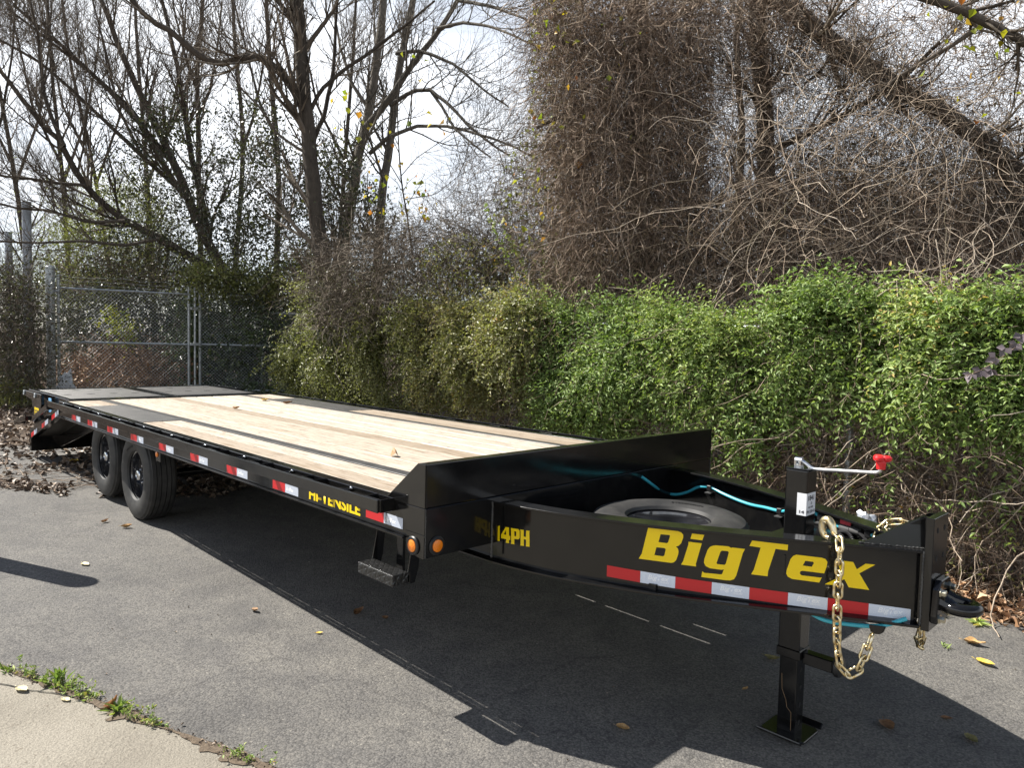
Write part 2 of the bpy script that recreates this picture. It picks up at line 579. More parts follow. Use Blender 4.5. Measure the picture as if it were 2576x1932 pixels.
def leafmat(name, stops, rough=0.45, trans=0.35, spec=0.5):
    """leaf with a colour of its own (attribute tint) that lets some light through"""
    m = mat(name, (0.1, 0.2, 0.05), rough, spec=spec)
    at_ = N(m, 'ShaderNodeAttribute', attribute_name='tint')
    c = ramp(m, at_.outputs['Fac'], stops)
    L(m, c.outputs['Color'], bsdf(m).inputs['Base Color'])
    if trans > 0:
        tr = N(m, 'ShaderNodeBsdfTranslucent')
        tcol = mixc(m, 1.0, c.outputs['Color'], (1.25, 1.35, 0.6), 'MULTIPLY')
        L(m, tcol, tr.inputs['Color'])
        mx = N(m, 'ShaderNodeMixShader'); mx.inputs['Fac'].default_value = trans
        L(m, bsdf(m).outputs['BSDF'], mx.inputs[1]); L(m, tr.outputs['BSDF'], mx.inputs[2])
        out = [n for n in m.node_tree.nodes if n.type == 'OUTPUT_MATERIAL'][0]
        L(m, mx.outputs['Shader'], out.inputs['Surface'])
    return m


LEAF_GREEN = leafmat('honeysuckle_leaf', [(0.0, (0.065, 0.12, 0.035)), (0.35, (0.165, 0.25, 0.07)), (0.75, (0.29, 0.38, 0.115)), (0.95, (0.40, 0.43, 0.14)), (1.0, (0.48, 0.36, 0.11))], 0.5, 0.28, 0.35)
LEAF_OLIVE = leafmat('olive_leaf', [(0.0, (0.11, 0.13, 0.055)), (0.45, (0.25, 0.265, 0.105)), (0.8, (0.29, 0.28, 0.125)), (0.95, (0.38, 0.31, 0.13)), (1.0, (0.45, 0.27, 0.08))], 0.40)
LEAF_IVY = leafmat('ivy_leaf', [(0.0, (0.04, 0.065, 0.03)), (0.6, (0.10, 0.135, 0.06)), (1.0, (0.20, 0.23, 0.12))], 0.3, 0.25, 0.7)
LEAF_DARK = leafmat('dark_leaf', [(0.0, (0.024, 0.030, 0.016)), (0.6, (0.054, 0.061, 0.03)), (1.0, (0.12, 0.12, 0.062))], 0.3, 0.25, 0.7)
LEAF_YEL = leafmat('yellow_leaf', [(0.0, (0.16, 0.22, 0.03)), (0.5, (0.34, 0.32, 0.03)), (0.8, (0.5, 0.34, 0.04)), (1.0, (0.42, 0.13, 0.03))], 0.5, 0.45)
LEAF_DRY = leafmat('dry_leaf', [(0.0, (0.06, 0.042, 0.029)), (0.35, (0.155, 0.107, 0.074)), (0.7, (0.27, 0.20, 0.145)), (1.0, (0.40, 0.32, 0.245))], 0.55, 0.0, 0.45)
LEAF_RUST = leafmat('rust_leaf', [(0.0, (0.12, 0.06, 0.03)), (0.35, (0.28, 0.155, 0.08)), (0.7, (0.44, 0.28, 0.165)), (1.0, (0.58, 0.42, 0.28))], 0.6, 0.0, 0.35)
LEAF_PURP = leafmat('bramble_leaf', [(0.0, (0.11, 0.085, 0.095)), (1.0, (0.22, 0.18, 0.195))], 0.45, 0.15)


def barkmat(name, stops):
    m = mat(name, (0.1, 0.09, 0.08), 0.9, spec=0.25)
    at_ = N(m, 'ShaderNodeAttribute', attribute_name='tint')
    c = ramp(m, at_.outputs['Fac'], stops)
    v = coords(m, (1, 1, 0.35))
    n1 = noise(m, v, 16.0, 6.0, 0.7)
    c2 = ramp(m, n1.outputs['Fac'], [(0.3, (0.6,)), (0.7, (1.3,))])
    a = mixc(m, 1.0, c.outputs['Color'], c2.outputs['Color'], 'MULTIPLY')
    L(m, a, bsdf(m).inputs['Base Color'])
    bump(m, n1.outputs['Fac'], 0.8, 0.03)
    return m


BARK = barkmat('bark', [(0.0, (0.045, 0.037, 0.029)), (1.0, (0.12, 0.10, 0.08))])
BARK_PALE = barkmat('pale_bark', [(0.0, (0.09, 0.082, 0.07)), (1.0, (0.2, 0.18, 0.15))])
TWIG = barkmat('twigs', [(0.0, (0.06, 0.048, 0.037)), (0.6, (0.15, 0.122, 0.095)), (1.0, (0.28, 0.24, 0.19))])
VINE = barkmat('dry_vine', [(0.0, (0.12, 0.085, 0.062)), (0.5, (0.29, 0.215, 0.16)), (0.85, (0.43, 0.34, 0.255)), (1.0, (0.54, 0.46, 0.37))])

# ------------------------------------------------------------------ the ground
def wob(x, s=0):
    return (np.sin(x * 3.1 + s) * 0.5 + np.sin(x * 7.7 + 1.3 * s + 1) * 0.3 + np.sin(x * 17.3 + 2.1 * s + 2) * 0.2)


def sheet(name, xs, ylo, yhi, rows, dz, m, tint=None):
    """a strip of ground between two edges given per column"""
    xs = np.asarray(xs, float)
    u = np.linspace(0, 1, rows)
    X = np.repeat(xs[:, None], rows, 1)
    Y = ylo[:, None] * (1 - u) + yhi[:, None] * u
    Z = gz(X, Y) + dz
    V = np.stack([X, Y, Z], -1).reshape(-1, 3)
    n, k = X.shape
    i, j = np.meshgrid(np.arange(n - 1), np.arange(k - 1), indexing='ij')
    a = (i * k + j).ravel()
    F = np.stack([a, a + k, a + k + 1, a + 1], 1)
    o = link(name, mesh_np(name, V, [F], smooth=True), m)
    o['kind'] = 'structure'
    return o


_gx = np.concatenate([[-400, -200, -100, -60], np.arange(-40, 12.1, 0.5), [20, 40, 90, 200, 400]])
sheet('ground', _gx, np.full(len(_gx), -300.0), np.full(len(_gx), 500.0), 161, -0.03, SOIL)
_ax = np.arange(-8.6, 9.01, 0.12)
_edge = np.where(_ax > 0.4, 2.36, 2.36 + 0.25 * np.minimum(1, (0.4 - _ax))) + 0.07 * wob(_ax)
sheet('asphalt_pavement', _ax, np.full(len(_ax), -9.0), _edge, 70, 0.0, ASPHALT)


def crack_y(x):
    return -1.86 + 0.365 * (np.asarray(x, float) + 0.068)


_cx = np.arange(-8.0, 4.01, 0.04)
sheet('concrete_pavement', _cx, np.full(len(_cx), -9.0), crack_y(_cx) - 0.026 + 0.008 * wob(_cx * 2.2, 3) + .0035 * np.random.default_rng(4).normal(size=len(_cx)), 40, 0.004, CONCRETE)
# dirt that has gathered in the joint between concrete and asphalt
_dx = np.arange(-3.2, 0.6, 0.02)
_wd = np.clip(0.006 + 0.008 * wob(_dx * 3.6, 5), 0.002, 0.2)
_wd += 0.05 * np.exp(-((_dx + 0.83) / 0.09) ** 2) + 0.04 * np.exp(-((_dx + 0.25) / 0.20) ** 2) + .022 * np.exp(-((_dx + 1.25) / 0.3) ** 2)
_wd *= 1 + .35 * np.random.default_rng(3).normal(size=len(_dx)).clip(-1.5, 1.5)
sheet('dirt_in_joint', _dx, crack_y(_dx) - 0.028 - _wd, crack_y(_dx) - 0.02 + 0.5 * _wd, 4, 0.008, DIRT)
_kp = np.array([(-1.93, -2.78), (-1.75, -2.64), (-1.55, -2.55), (-1.36, -2.44), (-1.2, -2.33), (-1.1, -2.27)])
_ks = np.linspace(0, 1, 40)
_kx = np.interp(_ks, np.linspace(0, 1, 6), _kp[:, 0]); _ky = np.interp(_ks, np.linspace(0, 1, 6), _kp[:, 1]) + 0.006 * wob(_ks * 9)
sheet('crack_in_concrete', _kx, _ky - 0.0035, _ky + 0.0035, 2, 0.0085, HOLE)

# ------------------------------------------------------------------ the trailer
TR = thing('flatbed_trailer', 'long black deck-over trailer with pale plank deck and large yellow lettering', 'trailer', (-2.3, 0, 0))


def part(name, g, m, bevel=0.0, smooth=False, parent=None, seg=1, stuff=False):
    return g.obj(name, m, parent or TR, bevel, smooth, seg, stuff)


part('front_board', Geo().box(-.055, 0, -1.199, 1.199, .8955, 1.0925), PAINT, .004, seg=2)
part('front_channel', Geo().box(-.05, 0, -1.199, 1.199, .668, .893), PAINT, .003)
for s in (-1, 1):
    y0 = s * 1.2
    part('end_gusset', Geo().prism([(.0005, y0, 1.0925), (-.055, y0, 1.0925), (-.301, y0, .8955), (.0005, y0, .8955)], (0, s * .006, 0)), PAINT, .0015)
    part('side_channel', Geo().box(-6.30, -.052, min(s * 1.2, s * 1.136), max(s * 1.2, s * 1.136), .745, .902), PAINT, .003)
    part('channel_lip', Geo().box(-6.30, -.14, min(s * 1.2005, s * 1.224), max(s * 1.2005, s * 1.224), .737, .744), PAINT)
    part('corner_plate', Geo().box(-.135, .0005, min(s * 1.2, s * 1.206), max(s * 1.2, s * 1.206), .775, .893), PAINT, .001)
    ya, yb = sorted((s * 1.295, s * 1.283))
    part('rub_rail', Geo().box(-6.36, -.238, ya, yb, .843, .907), PAINT, .0045, seg=2)
    # amber lamp bracket
    pts = [(-.003, .7735), (-.135, .7735), (-.135, .715), (-.118, .69), (-.09, .675), (-.045, .666), (-.003, .664)]
    part('lamp_bracket', Geo().prism([(x, s * 1.2, z) for x, z in pts], (0, s * .005, 0)), PAINT, .001)
    for (o, ax) in (((-.079, s * 1.206, .714), (0, s, 0)), ((.0005, s * 1.136, .719), (1, 0, 0))):
        b = part('marker_lamp', Geo().lathe([(.043, 0), (.044, .004), (.040, .009), (.031, .010), (.029, .006), (.0, .006)], o, ax, 28), BLACKRUB, smooth=True)
        part('lens', Geo().lathe([(.0285, .006), (.028, .011), (.02, .014), (.0, .0155)], o, ax, 24), AMBER, smooth=True, parent=b)
    # rear marker by the wheels
    b = part('lamp_bracket', Geo().box(-3.40, -3.302, min(s * 1.2, s * 1.194), max(s * 1.2, s * 1.194), .655, .744), PAINT, .001)
    part('lens', Geo().lathe([(.022, 0), (.021, .006), (.012, .01), (0, .011)], (-3.372, s * 1.2, .709), (0, s, 0), 16), AMBER, smooth=True, parent=b)

# stake pockets and chain spools between deck and rub rail
def pocket():
    g = Geo()
    g.box(-.068, -.060, -1.2828, -1.2003, .845, .9055); g.box(.060, .068, -1.2828, -1.2003, .845, .9055)
    g.box(-.0599, .0599, -1.2825, -1.274, .845, .9065); g.box(-.0599, .0599, -1.210, -1.2008, .845, .9045)
    return g.mesh('stake_pocket', .0015)
pk = pocket(); pk.materials.append(PAINT)
sp = Geo().tube([(0, -1.2825, .885), (0, -1.2005, .885)], .011, 10).mesh('chain_spool', smooth=True); sp.materials.append(PAINT)
wb = Geo().lathe([(0, -.006), (.008, -.005), (.011, 0), (.008, .005), (0, .006)], (0, -1.207, .892), (0, 1, .4), 8).mesh('weld_bead', smooth=True); wb.materials.append(CHROME)  # chrome puts the glint of the weld into its material
for s in (1, -1):
    R = Matrix.Rotation(math.pi if s < 0 else 0, 4, 'Z')
    for k in range(10):
        x = -.298 - .609 * k
        for me, xx, nm in ((pk, x, 'stake_pocket'), (sp, x - .30, 'chain_spool'), (wb, x - .30, 'weld_bead')):
            o = link(nm, me, None, TR)
            o.matrix_basis = Matrix.Translation((xx, 0, 0)) @ R

# deck: every plank on its own
PW = .1435
plank_me = {}
def plank(x0, x1, yc, w=PW):
    key = round(x1 - x0, 3), round(w, 4)
    if key not in plank_me:
        h = (x1 - x0) / 2
        plank_me[key] = Geo().box(-h, h, -w / 2, w / 2, -.034, 0).mesh('plank', .005)
        plank_me[key].materials.append(WOOD)
    o = link('plank', plank_me[key], None, TR)
    o.matrix_basis = Matrix.Translation(((x0 + x1) / 2 + random.uniform(-.004, .004), yc, .900 + random.uniform(-.0015, .0012))) @ Matrix.Rotation(random.uniform(-.003, .003), 4, 'X')
_pe = [.735, .572, .391, .210, .026, -.158, -.342, -.526, -.735]
_pg = [.0, .0026, .0085, .0085, .0028, .0022, .003, .0024, .0]
for i in range(8):
    y1, y0 = _pe[i] - _pg[i], _pe[i + 1] + _pg[i + 1]
    plank(-6.255, -.062, (y0 + y1) / 2, y1 - y0)
for s in (-1, 1):
    for j in range(2):
        yc = s * (.8985 + .157 * j)
        plank(-3.915, -.062, yc, .154)
        plank(-6.255, -5.555, yc, .154)
    part('deck_strip', Geo().box(-6.25, -.056, min(s * .737, s * .8185), max(s * .737, s * .8185), .88, .9035), STEEL, .002)
    part('tread_plate', Geo().box(-5.55, -3.92, min(s * .8215, s * 1.134), max(s * .8215, s * 1.134), .885, .9035), TREAD, .001)
for y in (.21, .391):
    part('deck_light_stop', Geo().box(-6.2, -1.30, y - .03, y + .04, .8608, .8645), PAINT)  # added unseen under the planks to block sun through the two wide gaps
part('rear_header', Geo().box(-6.32, -6.262, -1.135, 1.135, .80, .9025), PAINT, .002)

# underframe
for s in (-1, 1):
    y = s * .52
    g = Geo().box(-6.2, -.3, y - .055, y + .055, .57, .583).box(-6.2, -.3, y - .055, y + .055, .785, .797).box(-6.2, -.3, y - .005, y + .005, .583, .785)
    part('main_beam', g, PAINT)
cm = Geo().box(-.004, .004, -1.13, 1.13, .798, .858).box(-.004, .03, -1.13, 1.13, .858, .8605).mesh('cross_member'); cm.materials.append(PAINT)
for k in range(15):
    link('cross_member', cm, None, TR).matrix_basis = Matrix.Translation((-.25 - .415 * k, 0, 0))
for x, dz in ((-4.23, 0.0), (-5.154, 0.045)):
    z = .391 + dz
    part('axle', Geo().tube([(x, -.98, z), (x, .98, z)], .038, 12), PAINT, smooth=True)
    for s in (-1, 1):
        g = Geo()
        for q in range(4):
            hl = .36 - .07 * q
            pts = [(x - hl + 2 * hl * i / 8, s * .52, z + .10 - .012 * q + .05 * (2 * i / 8 - 1) ** 2 * (hl / .36) ** 2) for i in range(9)]
            g.prism([(p[0], p[1] - .028, p[2]) for p in pts] + [(p[0], p[1] - .028, p[2] + .01) for p in pts[::-1]], (0, .056, 0))
        part('leaf_spring', g, PAINT)

# wheels
def tyre_geo(R=.388, W=.118, rim=.207):
    g = Geo()
    prof = [(rim, -W * .80), (rim + .012, -W * .93), (rim + .05, -W * 1.06), (rim + .10, -W * 1.09), (R - .045, -W * 1.02), (R - .018, -W * .92), (R - .008, -W * .80)]
    rib = []
    edges = [-.80, -.50, -.18, .18, .50, .80]
    for i in range(5):
        a, b = edges[i] * W, edges[i + 1] * W
        gap = .0035
        rib += [(R - (.001 if i in (0, 4) else -.001), a + gap), (R + (.0 if i in (0, 4) else .002), b - gap)]
        if i < 4:
            rib += [(R - .011, b - gap + .0006), (R - .011, b + gap - .0006)]
    prof = prof + rib + [(r, -h) for r, h in prof[::-1]]
    g.lathe(prof, (0, 0, 0), (0, 1, 0), 72)
    return g
ty_me = tyre_geo().mesh('tyre', smooth=True)
_bm = bmesh.new(); _bm.from_mesh(ty_me)
# shoulder sipes: pull alternate verts of the outer tread edge inwards, and raised bands on the sidewall
for v in _bm.verts:
    r = math.hypot(v.co.x, v.co.z); a = math.atan2(v.co.z, v.co.x); k = int(round(a / (2 * math.pi) * 72))
    if r > .376 and abs(v.co.y) > .09 and k % 2 == 0:
        f = (r - .005) / r; v.co.x *= f; v.co.z *= f; v.co.y *= .985
_bm.to_mesh(ty_me); _bm.free(); set_sharp(ty_me, .5)
ty_me.materials.append(RUBBER)
def raised_text(txt, size, R, y, a0, dirn=-1):
    """lettering moulded round the sidewall"""
    c = bpy.data.curves.new('moulded_lettering', 'FONT'); c.body = txt; c.size = size; c.align_x = 'CENTER'; c.extrude = .0012; c.offset = .0006; c.space_character = 1.25
    o = bpy.data.objects.new('t', c); COL.objects.link(o)
    dg = bpy.context.evaluated_depsgraph_get(); dg.update()
    me = bpy.data.meshes.new_from_object(o.evaluated_get(dg)); bpy.data.objects.remove(o); bpy.data.curves.remove(c)
    for v in me.vertices:
        a = a0 + dirn * v.co.x / R; r = R + v.co.y
        v.co = Vector((math.cos(a) * r, y - v.co.z, math.sin(a) * r))
    return me
rim_g = Geo().lathe([(.212, -.098), (.215, -.092), (.208, -.086), (.196, -.084), (.190, -.06), (.186, .0), (.180, .02), (.172, .012), (.160, -.012), (.146, -.022), (.100, -.026), (.078, -.045), (.060, -.046), (.058, -.03), (.0, -.03)], (0, 0, 0), (0, 1, 0), 48)
rim_me = rim_g.mesh('wheel', smooth=True); set_sharp(rim_me, .7); rim_me.materials.append(RIM)
hole_me = Geo().lathe([(0, -.0235), (.0135, -.0232), (.0145, -.020), (.0145, -.01)], (0, 0, 0), (0, 1, 0), 14).mesh('hand_hole'); hole_me.materials.append(HOLE)
cap_me = Geo().lathe([(.043, -.02), (.043, -.075), (.046, -.077), (.046, -.086), (.041, -.094), (.03, -.098), (.028, -.094), (.0, -.094)], (0, 0, 0), (0, 1, 0), 28).mesh('hub_cap', smooth=True); set_sharp(cap_me, .5); cap_me.materials.append(CHROME)
nut_me = Geo().lathe([(.0, -.052), (.007, -.052), (.0115, -.046), (.0115, -.026)], (0, 0, 0), (0, 1, 0), 6).mesh('lug_nut'); nut_me.materials.append(CHROME)
let1 = raised_text('GOLDEN CROWN', .034, .292, -.1235, -math.pi / 2 - .3); let1.materials.append(RUBBER)
let2 = raised_text('ST235/80R16', .026, .25, -.1265, math.pi * .75); let2.materials.append(RUBBER)
def wheel(loc, rot, parent, spin=0.0, names=True, cap=True):
    M = Matrix.Translation(loc) @ rot @ Matrix.Rotation(spin, 4, 'Y')
    w = link('wheel', rim_me, None, parent); w.matrix_basis = M
    def sub(nm, me, m=Matrix()):
        o = link(nm, me, None, w); o.matrix_basis = m
    sub('tyre', ty_me)
    if cap:
        sub('hub_cap', cap_me)
    for k in range(8):
        a = k * math.pi / 4
        sub('lug_nut', nut_me, Matrix.Translation((.082 * math.cos(a), 0, .082 * math.sin(a))))
        a += math.pi / 8
        sub('hand_hole', hole_me, Matrix.Translation((.128 * math.cos(a), -.0005, .128 * math.sin(a))))
    sub('moulded_lettering', let1); sub('moulded_lettering', let2)
    return w
YW = 1.096 - .118 * 1.09 + .015
for x, dz, sp_ in ((-4.235, 0.0, .4), (-5.160, .047, 1.3)):
    wheel((x, -YW, .386 + gz(x) + .002 if False else .391 + .012 + dz), Matrix(), TR, sp_)
    wheel((x, YW, .403 + dz), Matrix.Rotation(math.pi, 4, 'Z'), TR, sp_ + .7)

# reflective tape along the deck side
def tape(x0, s, z0, z1, m, nm, y=1.2):
    ya, yb = sorted((s * (y + .0006), s * (y + .0016)))
    return part(nm, Geo().box(x0, x0 + .1516, ya, yb, z0, z1), m)


def flat_text(txt, size, shear=0.0, offset=0.0):
    c = bpy.data.curves.new('lettering', 'FONT'); c.body = txt; c.size = size; c.shear = shear; c.offset = offset; c.resolution_u = 3
    o = bpy.data.objects.new('t', c); COL.objects.link(o)
    dg = bpy.context.evaluated_depsgraph_get(); dg.update()
    me = bpy.data.meshes.new_from_object(o.evaluated_get(dg)); bpy.data.objects.remove(o); bpy.data.curves.remove(c)
    return me


def put_text(txt, size, fn, m, parent=None, shear=0.0, offset=0.0, width=None, name='lettering'):
    me = flat_text(txt, size, shear, offset)
    xs = [v.co.x for v in me.vertices]; x0, x1 = min(xs), max(xs)
    k = width / (x1 - x0) if width else 1.0
    for v in me.vertices:
        v.co = Vector(fn((v.co.x - x0) * k, v.co.y))
    me.update()
    return link(name, me, m, parent or TR)


_tx = [-.472, -1.452, -2.092, -2.703, -3.330, -3.985, -4.625, -5.240, -5.80]
for x in _tx:
    for s in (-1, 1):
        zt = (.769, .820) if x > -.5 else (.7545, .8055)
        if x > -.5:
            tape(x, s, *zt, TAPE_R, 'red_reflector_tape', 1.2); tape(x + .1524, s, *zt, TAPE_W, 'white_reflector_tape', 1.2)
        else:
            tape(x, s, *zt, TAPE_R, 'red_reflector_tape'); tape(x + .1524, s, *zt, TAPE_W, 'white_reflector_tape')
    zz = .783 if x > -.5 else .769
    put_text('BigTex', .03, lambda a, b, x=x, zz=zz: (x + .165 + a, -1.2019, zz + b), PRINT_W, None, .25, .0007)
put_text('HI-TENSILE', .080, lambda a, b: (-1.028 + a, -1.2012, .7665 + b), YELLOW, None, .0, .0028, .506)

# dovetail with its own tapes, rails, ramps
def dz_(x):
    return -.302 * (-x - 6.30)
for s in (-1, 1):
    sgn = s
    part('dovetail_side', Geo().prism([(-6.302, s * 1.2, .868), (-6.302, s * 1.2, .757), (-7.66, s * 1.2, .347), (-7.66, s * 1.2, .458)], (0, -s * .06, 0)), PAINT, .002)
    for x in (-6.62, -7.07, -7.60):
        for k, (m, nm) in enumerate(((TAPE_R, 'red_reflector_tape'), (TAPE_W, 'white_reflector_tape'))):
            xa = x + .1524 * k * .957; xb = xa + .1516 * .957
            za, zb = .765 + dz_(xa), .765 + dz_(xb)
            part(nm, Geo().prism([(xa, s * 1.2006, za), (xb, s * 1.2006, zb), (xb, s * 1.2006, zb + .052), (xa, s * 1.2006, za + .052)], (0, s * .001, 0)), m)
    for xa, za, xb, zb in ((-6.40, .872, -7.08, .675), (-7.42, .66, -8.02, .545)):
        part('rub_rail', Geo().prism([(xa, s * 1.283, za), (xb, s * 1.283, zb), (xb, s * 1.283, zb - .062), (xa, s * 1.283, za - .062)], (0, s * .012, 0)), PAINT, .002)
        for xx, zz in ((xa - .04, za - .02), (xb + .06, zb + .01)):
            part('rail_bracket', Geo().box(xx - .012, xx + .012, min(s * 1.19, s * 1.283), max(s * 1.19, s * 1.283), zz - .05, zz), PAINT)
    # ramp leg standing on the dovetail end
    g = Geo().prism([(-8.02, s * 1.16, .912), (-7.14, s * 1.16, .912), (-7.14, s * 1.16, .80), (-7.20, s * 1.16, .69), (-7.24, s * 1.16, .55), (-7.50, s * 1.16, .50), (-7.52, s * 1.16, .70), (-7.62, s * 1.16, .82), (-8.02, s * 1.16, .85)], (0, s * .03, 0))
    leg = part('ramp_leg', g, PAINT, .003)
    for x in (-7.98, -7.42):
        part('hinge_eye', Geo().lathe([(.03, 0), (.032, .008), (.02, .012), (.016, .008), (0, .008)], (x, s * 1.191, .882), (0, s, 0), 16), GALV, smooth=True, parent=leg)
    part('yellow_warning_label', Geo().box(-7.46, -7.25, min(s * 1.191, s * 1.1925), max(s * 1.191, s * 1.1925), .66, .745), YELLOW, parent=leg)
    if s < 0:
        put_text('CAUTION', .03, lambda a, b: (-7.445 + a, -1.1932, .70 + b), INK, leg, 0, .0012, .17)
        put_text('STAND CLEAR', .016, lambda a, b: (-7.445 + a, -1.1932, .674 + b), INK, leg, 0, .0008, .17)
    b = part('blue_hole_plate', Geo().box(-7.05, -6.93, min(s * 1.13, s * 1.137), max(s * 1.13, s * 1.137), .72, .88), SKYBLUE, .002)
    for zz in (.76, .82):
        part('bolt_hole', Geo().lathe([(.018, 0), (0, .0005)], (-6.99, s * 1.1375, zz), (0, s, 0), 10), HOLE, parent=b)
    # ramp folded level over the dovetail
    ya, yb = sorted((s * .025, s * 1.10))
    fr = Geo()
    fr.box(-8.22, -8.13, ya, yb, .83, .906); fr.box(-6.44, -6.335, ya, yb, .83, .906)
    fr.box(-8.1299, -6.4401, ya, ya + .06, .83, .906); fr.box(-8.1299, -6.4401, yb - .06, yb, .83, .906)
    ym = (ya + yb) / 2
    fr.box(-8.1299, -8.035, ym - .05, ym + .05, .86, .9050); fr.box(-6.535, -6.4401, ym - .05, ym + .05, .86, .9050)
    rp = part('ramp', fr, PAINT, .003)
    part('ramp_tread_plate', Geo().box(-8.034, -6.536, ya + .0605, yb - .0605, .893, .9045), TREAD, .001, parent=rp)
    for xx in (-7.78, -7.12):
        for kk in range(4):
            part('hand_slot', Geo().lathe([(.046, 0), (.0, .0004)], (xx, ya + .17 + .245 * kk, .9048), (0, 0, 1), 14), HOLE, parent=rp)
g = Geo().box(-7.74, -7.662, -1.19, 1.19, .20, .47)
part('rear_bumper', g, PAINT, .004)
part('dovetail_deck', Geo().prism([(-6.33, -1.139, .80), (-7.66, -1.139, .40), (-7.66, -1.139, .37), (-6.33, -1.139, .77)], (0, 2.278, 0)), STEEL)
for y in (-.9, -.3, .3, .9):
    part('dovetail_rib', Geo().prism([(-6.2, y, .765), (-7.66, y, .365), (-7.66, y, .22), (-6.2, y, .58)], (0, .01, 0)), PAINT)

# ---- tongue beams: 12 inch I beams that bend inwards
OUT = np.array([(-.45, -.80), (-.15, -.80), (0, -.797), (.17, -.777), (.37, -.733), (.56, -.668), (.75, -.592), (.92, -.513), (1.15, -.39), (1.4, -.25), (1.685, -.092)])


def dense(P, n=6):
    P = np.vstack([2 * P[0] - P[1], P, 2 * P[-1] - P[-2]]); o = []
    for i in range(1, len(P) - 2):
        p0, p1, p2, p3 = P[i - 1:i + 3]
        for k in range(n):
            t = k / n
            o.append(.5 * (2 * p1 + (p2 - p0) * t + (2 * p0 - 5 * p1 + 4 * p2 - p3) * t * t + (3 * p1 - p0 - 3 * p2 + p3) * t ** 3))
    o.append(P[-2]); return np.array(o)


BD = dense(OUT, 12)
BT = np.gradient(BD, axis=0); BT /= np.linalg.norm(BT, axis=1)[:, None]
BN = np.stack([-BT[:, 1], BT[:, 0]], 1)
WEB = BD + BN * .042
WS = np.r_[0, np.cumsum(np.linalg.norm(np.diff(WEB, axis=0), axis=1))]


def on_web(s, z, off=.0015):
    """point on the outer face of the near tongue beam's web"""
    x = np.interp(s, WS, WEB[:, 0]); y = np.interp(s, WS, WEB[:, 1])
    nx = np.interp(s, WS, BN[:, 0]); ny = np.interp(s, WS, BN[:, 1])
    return (x - nx * off, y - ny * off, z)


ZT, ZB = .8766, .5716
SEC = [(0, ZT), (.0, ZT - .011), (.042, ZT - .015), (.042, ZB + .015), (.0, ZB + .011), (0, ZB), (.092, ZB), (.092, ZB + .011), (.049, ZB + .015), (.049, ZT - .015), (.092, ZT - .011), (.092, ZT)]
for s in (-1, 1):
    V = []; F = []
    k = len(SEC)
    sel = list(range(0, len(BD), 2))
    if sel[-1] != len(BD) - 1:
        sel.append(len(BD) - 1)
    for i in sel:
        for d, z in SEC:
            p = BD[i] + BN[i] * d
            V.append((p[0], p[1] * (-s), z))
    for i in range(len(sel) - 1):
        for j in range(k):
            F.append((i * k + j, i * k + (j + 1) % k, (i + 1) * k + (j + 1) % k, (i + 1) * k + j))
    F += [tuple(range(k)), tuple((len(sel) - 1) * k + j for j in range(k))]
    part('tongue_beam', Geo().add(V, F), PAINT, .0012)
    # triangular gusset on the beam, behind the coupler plate
    c0 = np.array([1.683, -.092 + .046]) ; t = BT[-3]
    a0 = c0 - t * .235
    n2 = np.array([-t[1], t[0]]) * .006
    pts = [(a0[0] - n2[0], -s * (a0[1] - n2[1]), ZT + .002), (c0[0] - n2[0], -s * (c0[1] - n2[1]), ZT + .002), (c0[0] - n2[0], -s * (c0[1] - n2[1]), 1.003), (c0[0] - n2[0] - .02, -s * (c0[1] - n2[1] + .01), 1.003)]
    pts = [(p[0], p[1] - .0 * s, p[2]) for p in pts]
    part('gusset_plate', Geo().prism(pts, (2 * n2[0], -s * 2 * n2[1], 0)), PAINT, .001)
part('cross_brace', Geo().box(1.02, 1.235, -.30, .30, .715, .80), PAINT, .003)
part('tongue_floor', Geo().prism([(-.05, -.74, .60), (.4, -.66, .60), (.95, -.42, .60), (1.62, -.06, .60), (1.62, .06, .60), (.95, .42, .60), (.4, .66, .60), (-.05, .74, .60)], (0, 0, .006)), PAINT)
part('nose_brace', Geo().box(1.60, 1.684, -.055, .055, .60, .86), PAINT)
part('spare_tyre_rail', Geo().box(.28, .36, -.66, .66, .585, .61).box(.70, .78, -.55, .55, .585, .61), PAINT)

# coupler plate and lunette
cp = part('coupler_plate', Geo().box(1.686, 1.7155, -.088, .092, .5655, 1.007), PAINT, .002)
for y in (-.04, .045):
    for z in (.955, .845):
        part('bolt_hole', Geo().lathe([(.0115, 0), (0, .0004)], (1.7163, y, z), (1, 0, 0), 12), HOLE, parent=cp)
mt = Geo().prism([(1.7165, y, z) for y, z in ((-.082, .60), (.082, .60), (.09, .63), (.078, .735), (.05, .765), (-.05, .765), (-.078, .735), (-.09, .63))], (.026, 0, 0))
lm = part('lunette_mount', mt, PAINT, .004)
for y in (-.06, .06):
    for z in (.722, .618):
        part('bolt', Geo().lathe([(.019, 0), (.019, .004), (.0135, .0045), (.0135, .018), (.010, .021), (0, .021)], (1.7427, y, z), (1, 0, 0), 6), ZINC, parent=lm)
ring = Geo()
nR, nr = 40, 14
V = []; F = []
for i in range(nR):
    a = 2 * math.pi * i / nR
    for j in range(nr):
        b = 2 * math.pi * j / nr
        rr = .052 + .026 * math.cos(b)
        V.append((1.797 + rr * math.cos(a), rr * math.sin(a), .668 + .024 * math.sin(b)))
for i in range(nR):
    for j in range(nr):
        F.append((i * nr + j, ((i + 1) % nR) * nr + j, ((i + 1) % nR) * nr + (j + 1) % nr, i * nr + (j + 1) % nr))
ring.add(V, F)
for s in (-1, 1):
    ring.tube([(1.738, s * .036, .682), (1.765, s * .042, .674), (1.797, s * .05, .668)], [.036, .028, .024], 10)
part('lunette_ring', ring, PAINT, smooth=True)

